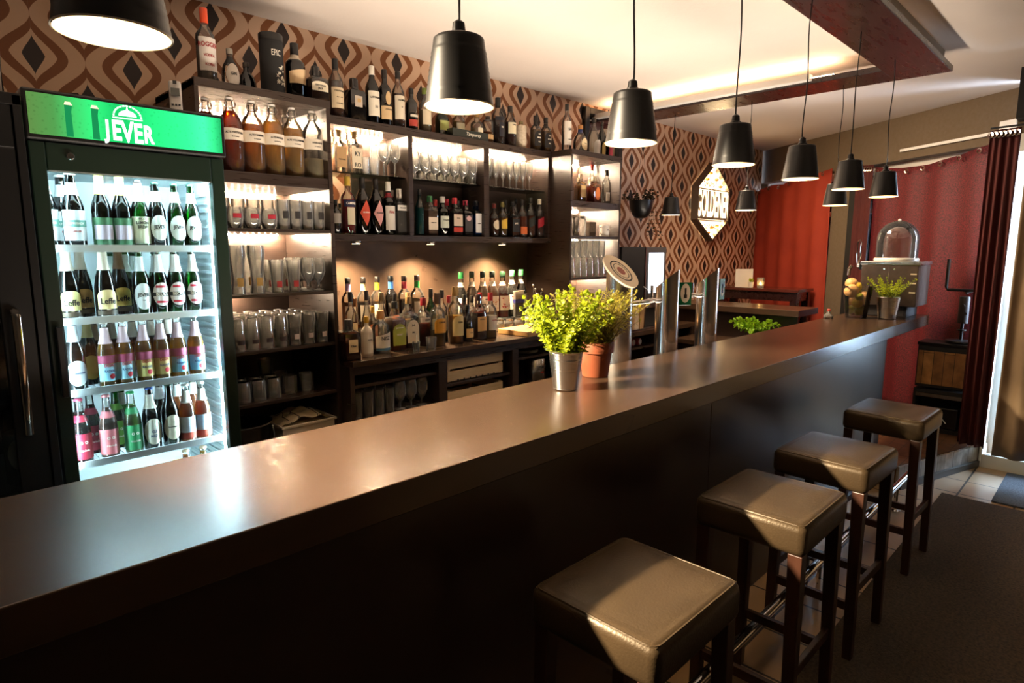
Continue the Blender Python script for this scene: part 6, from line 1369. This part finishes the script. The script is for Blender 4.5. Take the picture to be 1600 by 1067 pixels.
curtain('red_curtain','wide crimson glittering curtain hanging right of the pier',2.02,3.20,lambda u:2.40+.04*u-.08*sin(pi*u)*(1-.3*u),.165,VELVET2,folds=4,amp=.034,seed=5)
curtain('red_curtain','dark red folded curtain between the pier and the crimson one',1.81,2.02,lambda u:2.44-.02*u,.165,VELVET3,folds=4,amp=.018,seed=8)
o = fprism(MB(),1.705,1.80,.045,.0,.158,2.43).build('black_drape_panel',BLACKM,smooth=False)
tag(o,'narrow black panel standing beside the taupe pier','panel')
def door_pts(x0,y0,x1,y1,sh=0):
    def f(u,w,o_): dx,dy=x1-x0,y1-y0; L_=(dx*dx+dy*dy)**.5; return (x0+dx*u-dy/L_*o_*-1, y0+dy*u+dx/L_*o_*-1+sh*w)
    return f
curtain('door_curtain','narrow dark red curtain gathered beside the entrance door',0,1,2.44,.19,VELVET3,folds=4,amp=.026,seed=11,off=.0,pts=door_pts(5.53,.80,5.50,.625))
curtain('door_curtain','olive beige curtain hanging before the entrance door at the right edge',0,1,2.42,.16,BEIGE,folds=7,amp=.024,seed=13,off=.0,pts=door_pts(5.46,.575,5.40,-.45))
o = MB().tube([(5.53,.80,2.455),(5.50,.60,2.455),(5.44,-.55,2.455)],.007,10).build('curtain_rod',BLACK); tag(o,'black rod carrying the curtains at the entrance door','rod')

# cabinet with reclaimed wood front and the black stand on it
t = thing('wood_front_box','black edged box with reclaimed plank front on the platform','cabinet',(0,0,0))
MB().box(5.85,6.06,.79,1.165,.52,.86).build('box_body',BLACKM,t,smooth=False,bevel=.004)
PK = planks('reclaimed_wood',('#c08a4c','#8a5c30','#3a2414'),.07,.8,.6,vert=True)
MB().box(5.840,5.850,.80,1.155,.545,.815).build('plank_front',PK,t,smooth=False)
MB().box(5.835,6.065,.785,1.17,.86,.885).build('top_frame',BLACK,t,smooth=False,bevel=.003)
t = thing('amplifier_case','black open equipment case under the plank-fronted box','case',(0,0,0))
m = MB()
for b_ in ((5.85,6.07,.78,.80,.157,.50),(5.85,6.07,1.15,1.17,.157,.50),(5.85,6.07,.80,1.15,.157,.19),(5.85,6.07,.80,1.15,.47,.50),(6.05,6.07,.80,1.15,.19,.47)): m.box(*b_)
m.build('case_body',BLACKM,t,smooth=False,bevel=.003); MB().box(5.845,5.855,.80,1.15,.44,.47).build('front_rail',STEEL,t,smooth=False); MB().box(5.87,6.02,.86,1.02,.192,.36).build('black_device',BLACK,t,smooth=False,bevel=.006)
MB().tube([(5.86,1.02,.20),(5.85,1.00,.25),(5.855,.96,.28),(5.86,.93,.24)],.004,6).build('white_cable',WHITE,t)
t = thing('speaker_stand','black metal fork stand with round base on top of the plank box','stand',(5.95,.905,.886))
MB().lathe([(.10,0),(.105,.01),(.10,.022),(.02,.03)],32).build('round_base',BLACK,t,angle=50); MB().lathe([(.012,.02),(.012,.17)],14).lathe([(.03,.10),(.032,.105),(.03,.11)],20).build('spring_rod',BLACK,t,angle=50)
MB().lathe([(.035,.16),(.036,.17),(.036,.36),(.034,.37)],24).lathe([(.012,0),(.014,.03)],14,(-.034,0,.30),M=Matrix.Rotation(radians(-90),3,'Y')).lathe([(.010,0),(.012,.02)],14,(-.03,-.02,.24),M=Matrix.Rotation(radians(-90),3,'Y')).build('clamp_body',C('#2a2624',.45),t,angle=50)
m = MB().tube([(0,.13,.66),(0,.13,.44),(0,.12,.42),(0,-.08,.42),(0,-.09,.44),(0,-.09,.66)],.012,10).tube([(.05,-.05,.66),(.05,-.05,.44),(.04,-.05,.42),(0,0,.40)],.012,10); m.build('fork',BLACK,t)
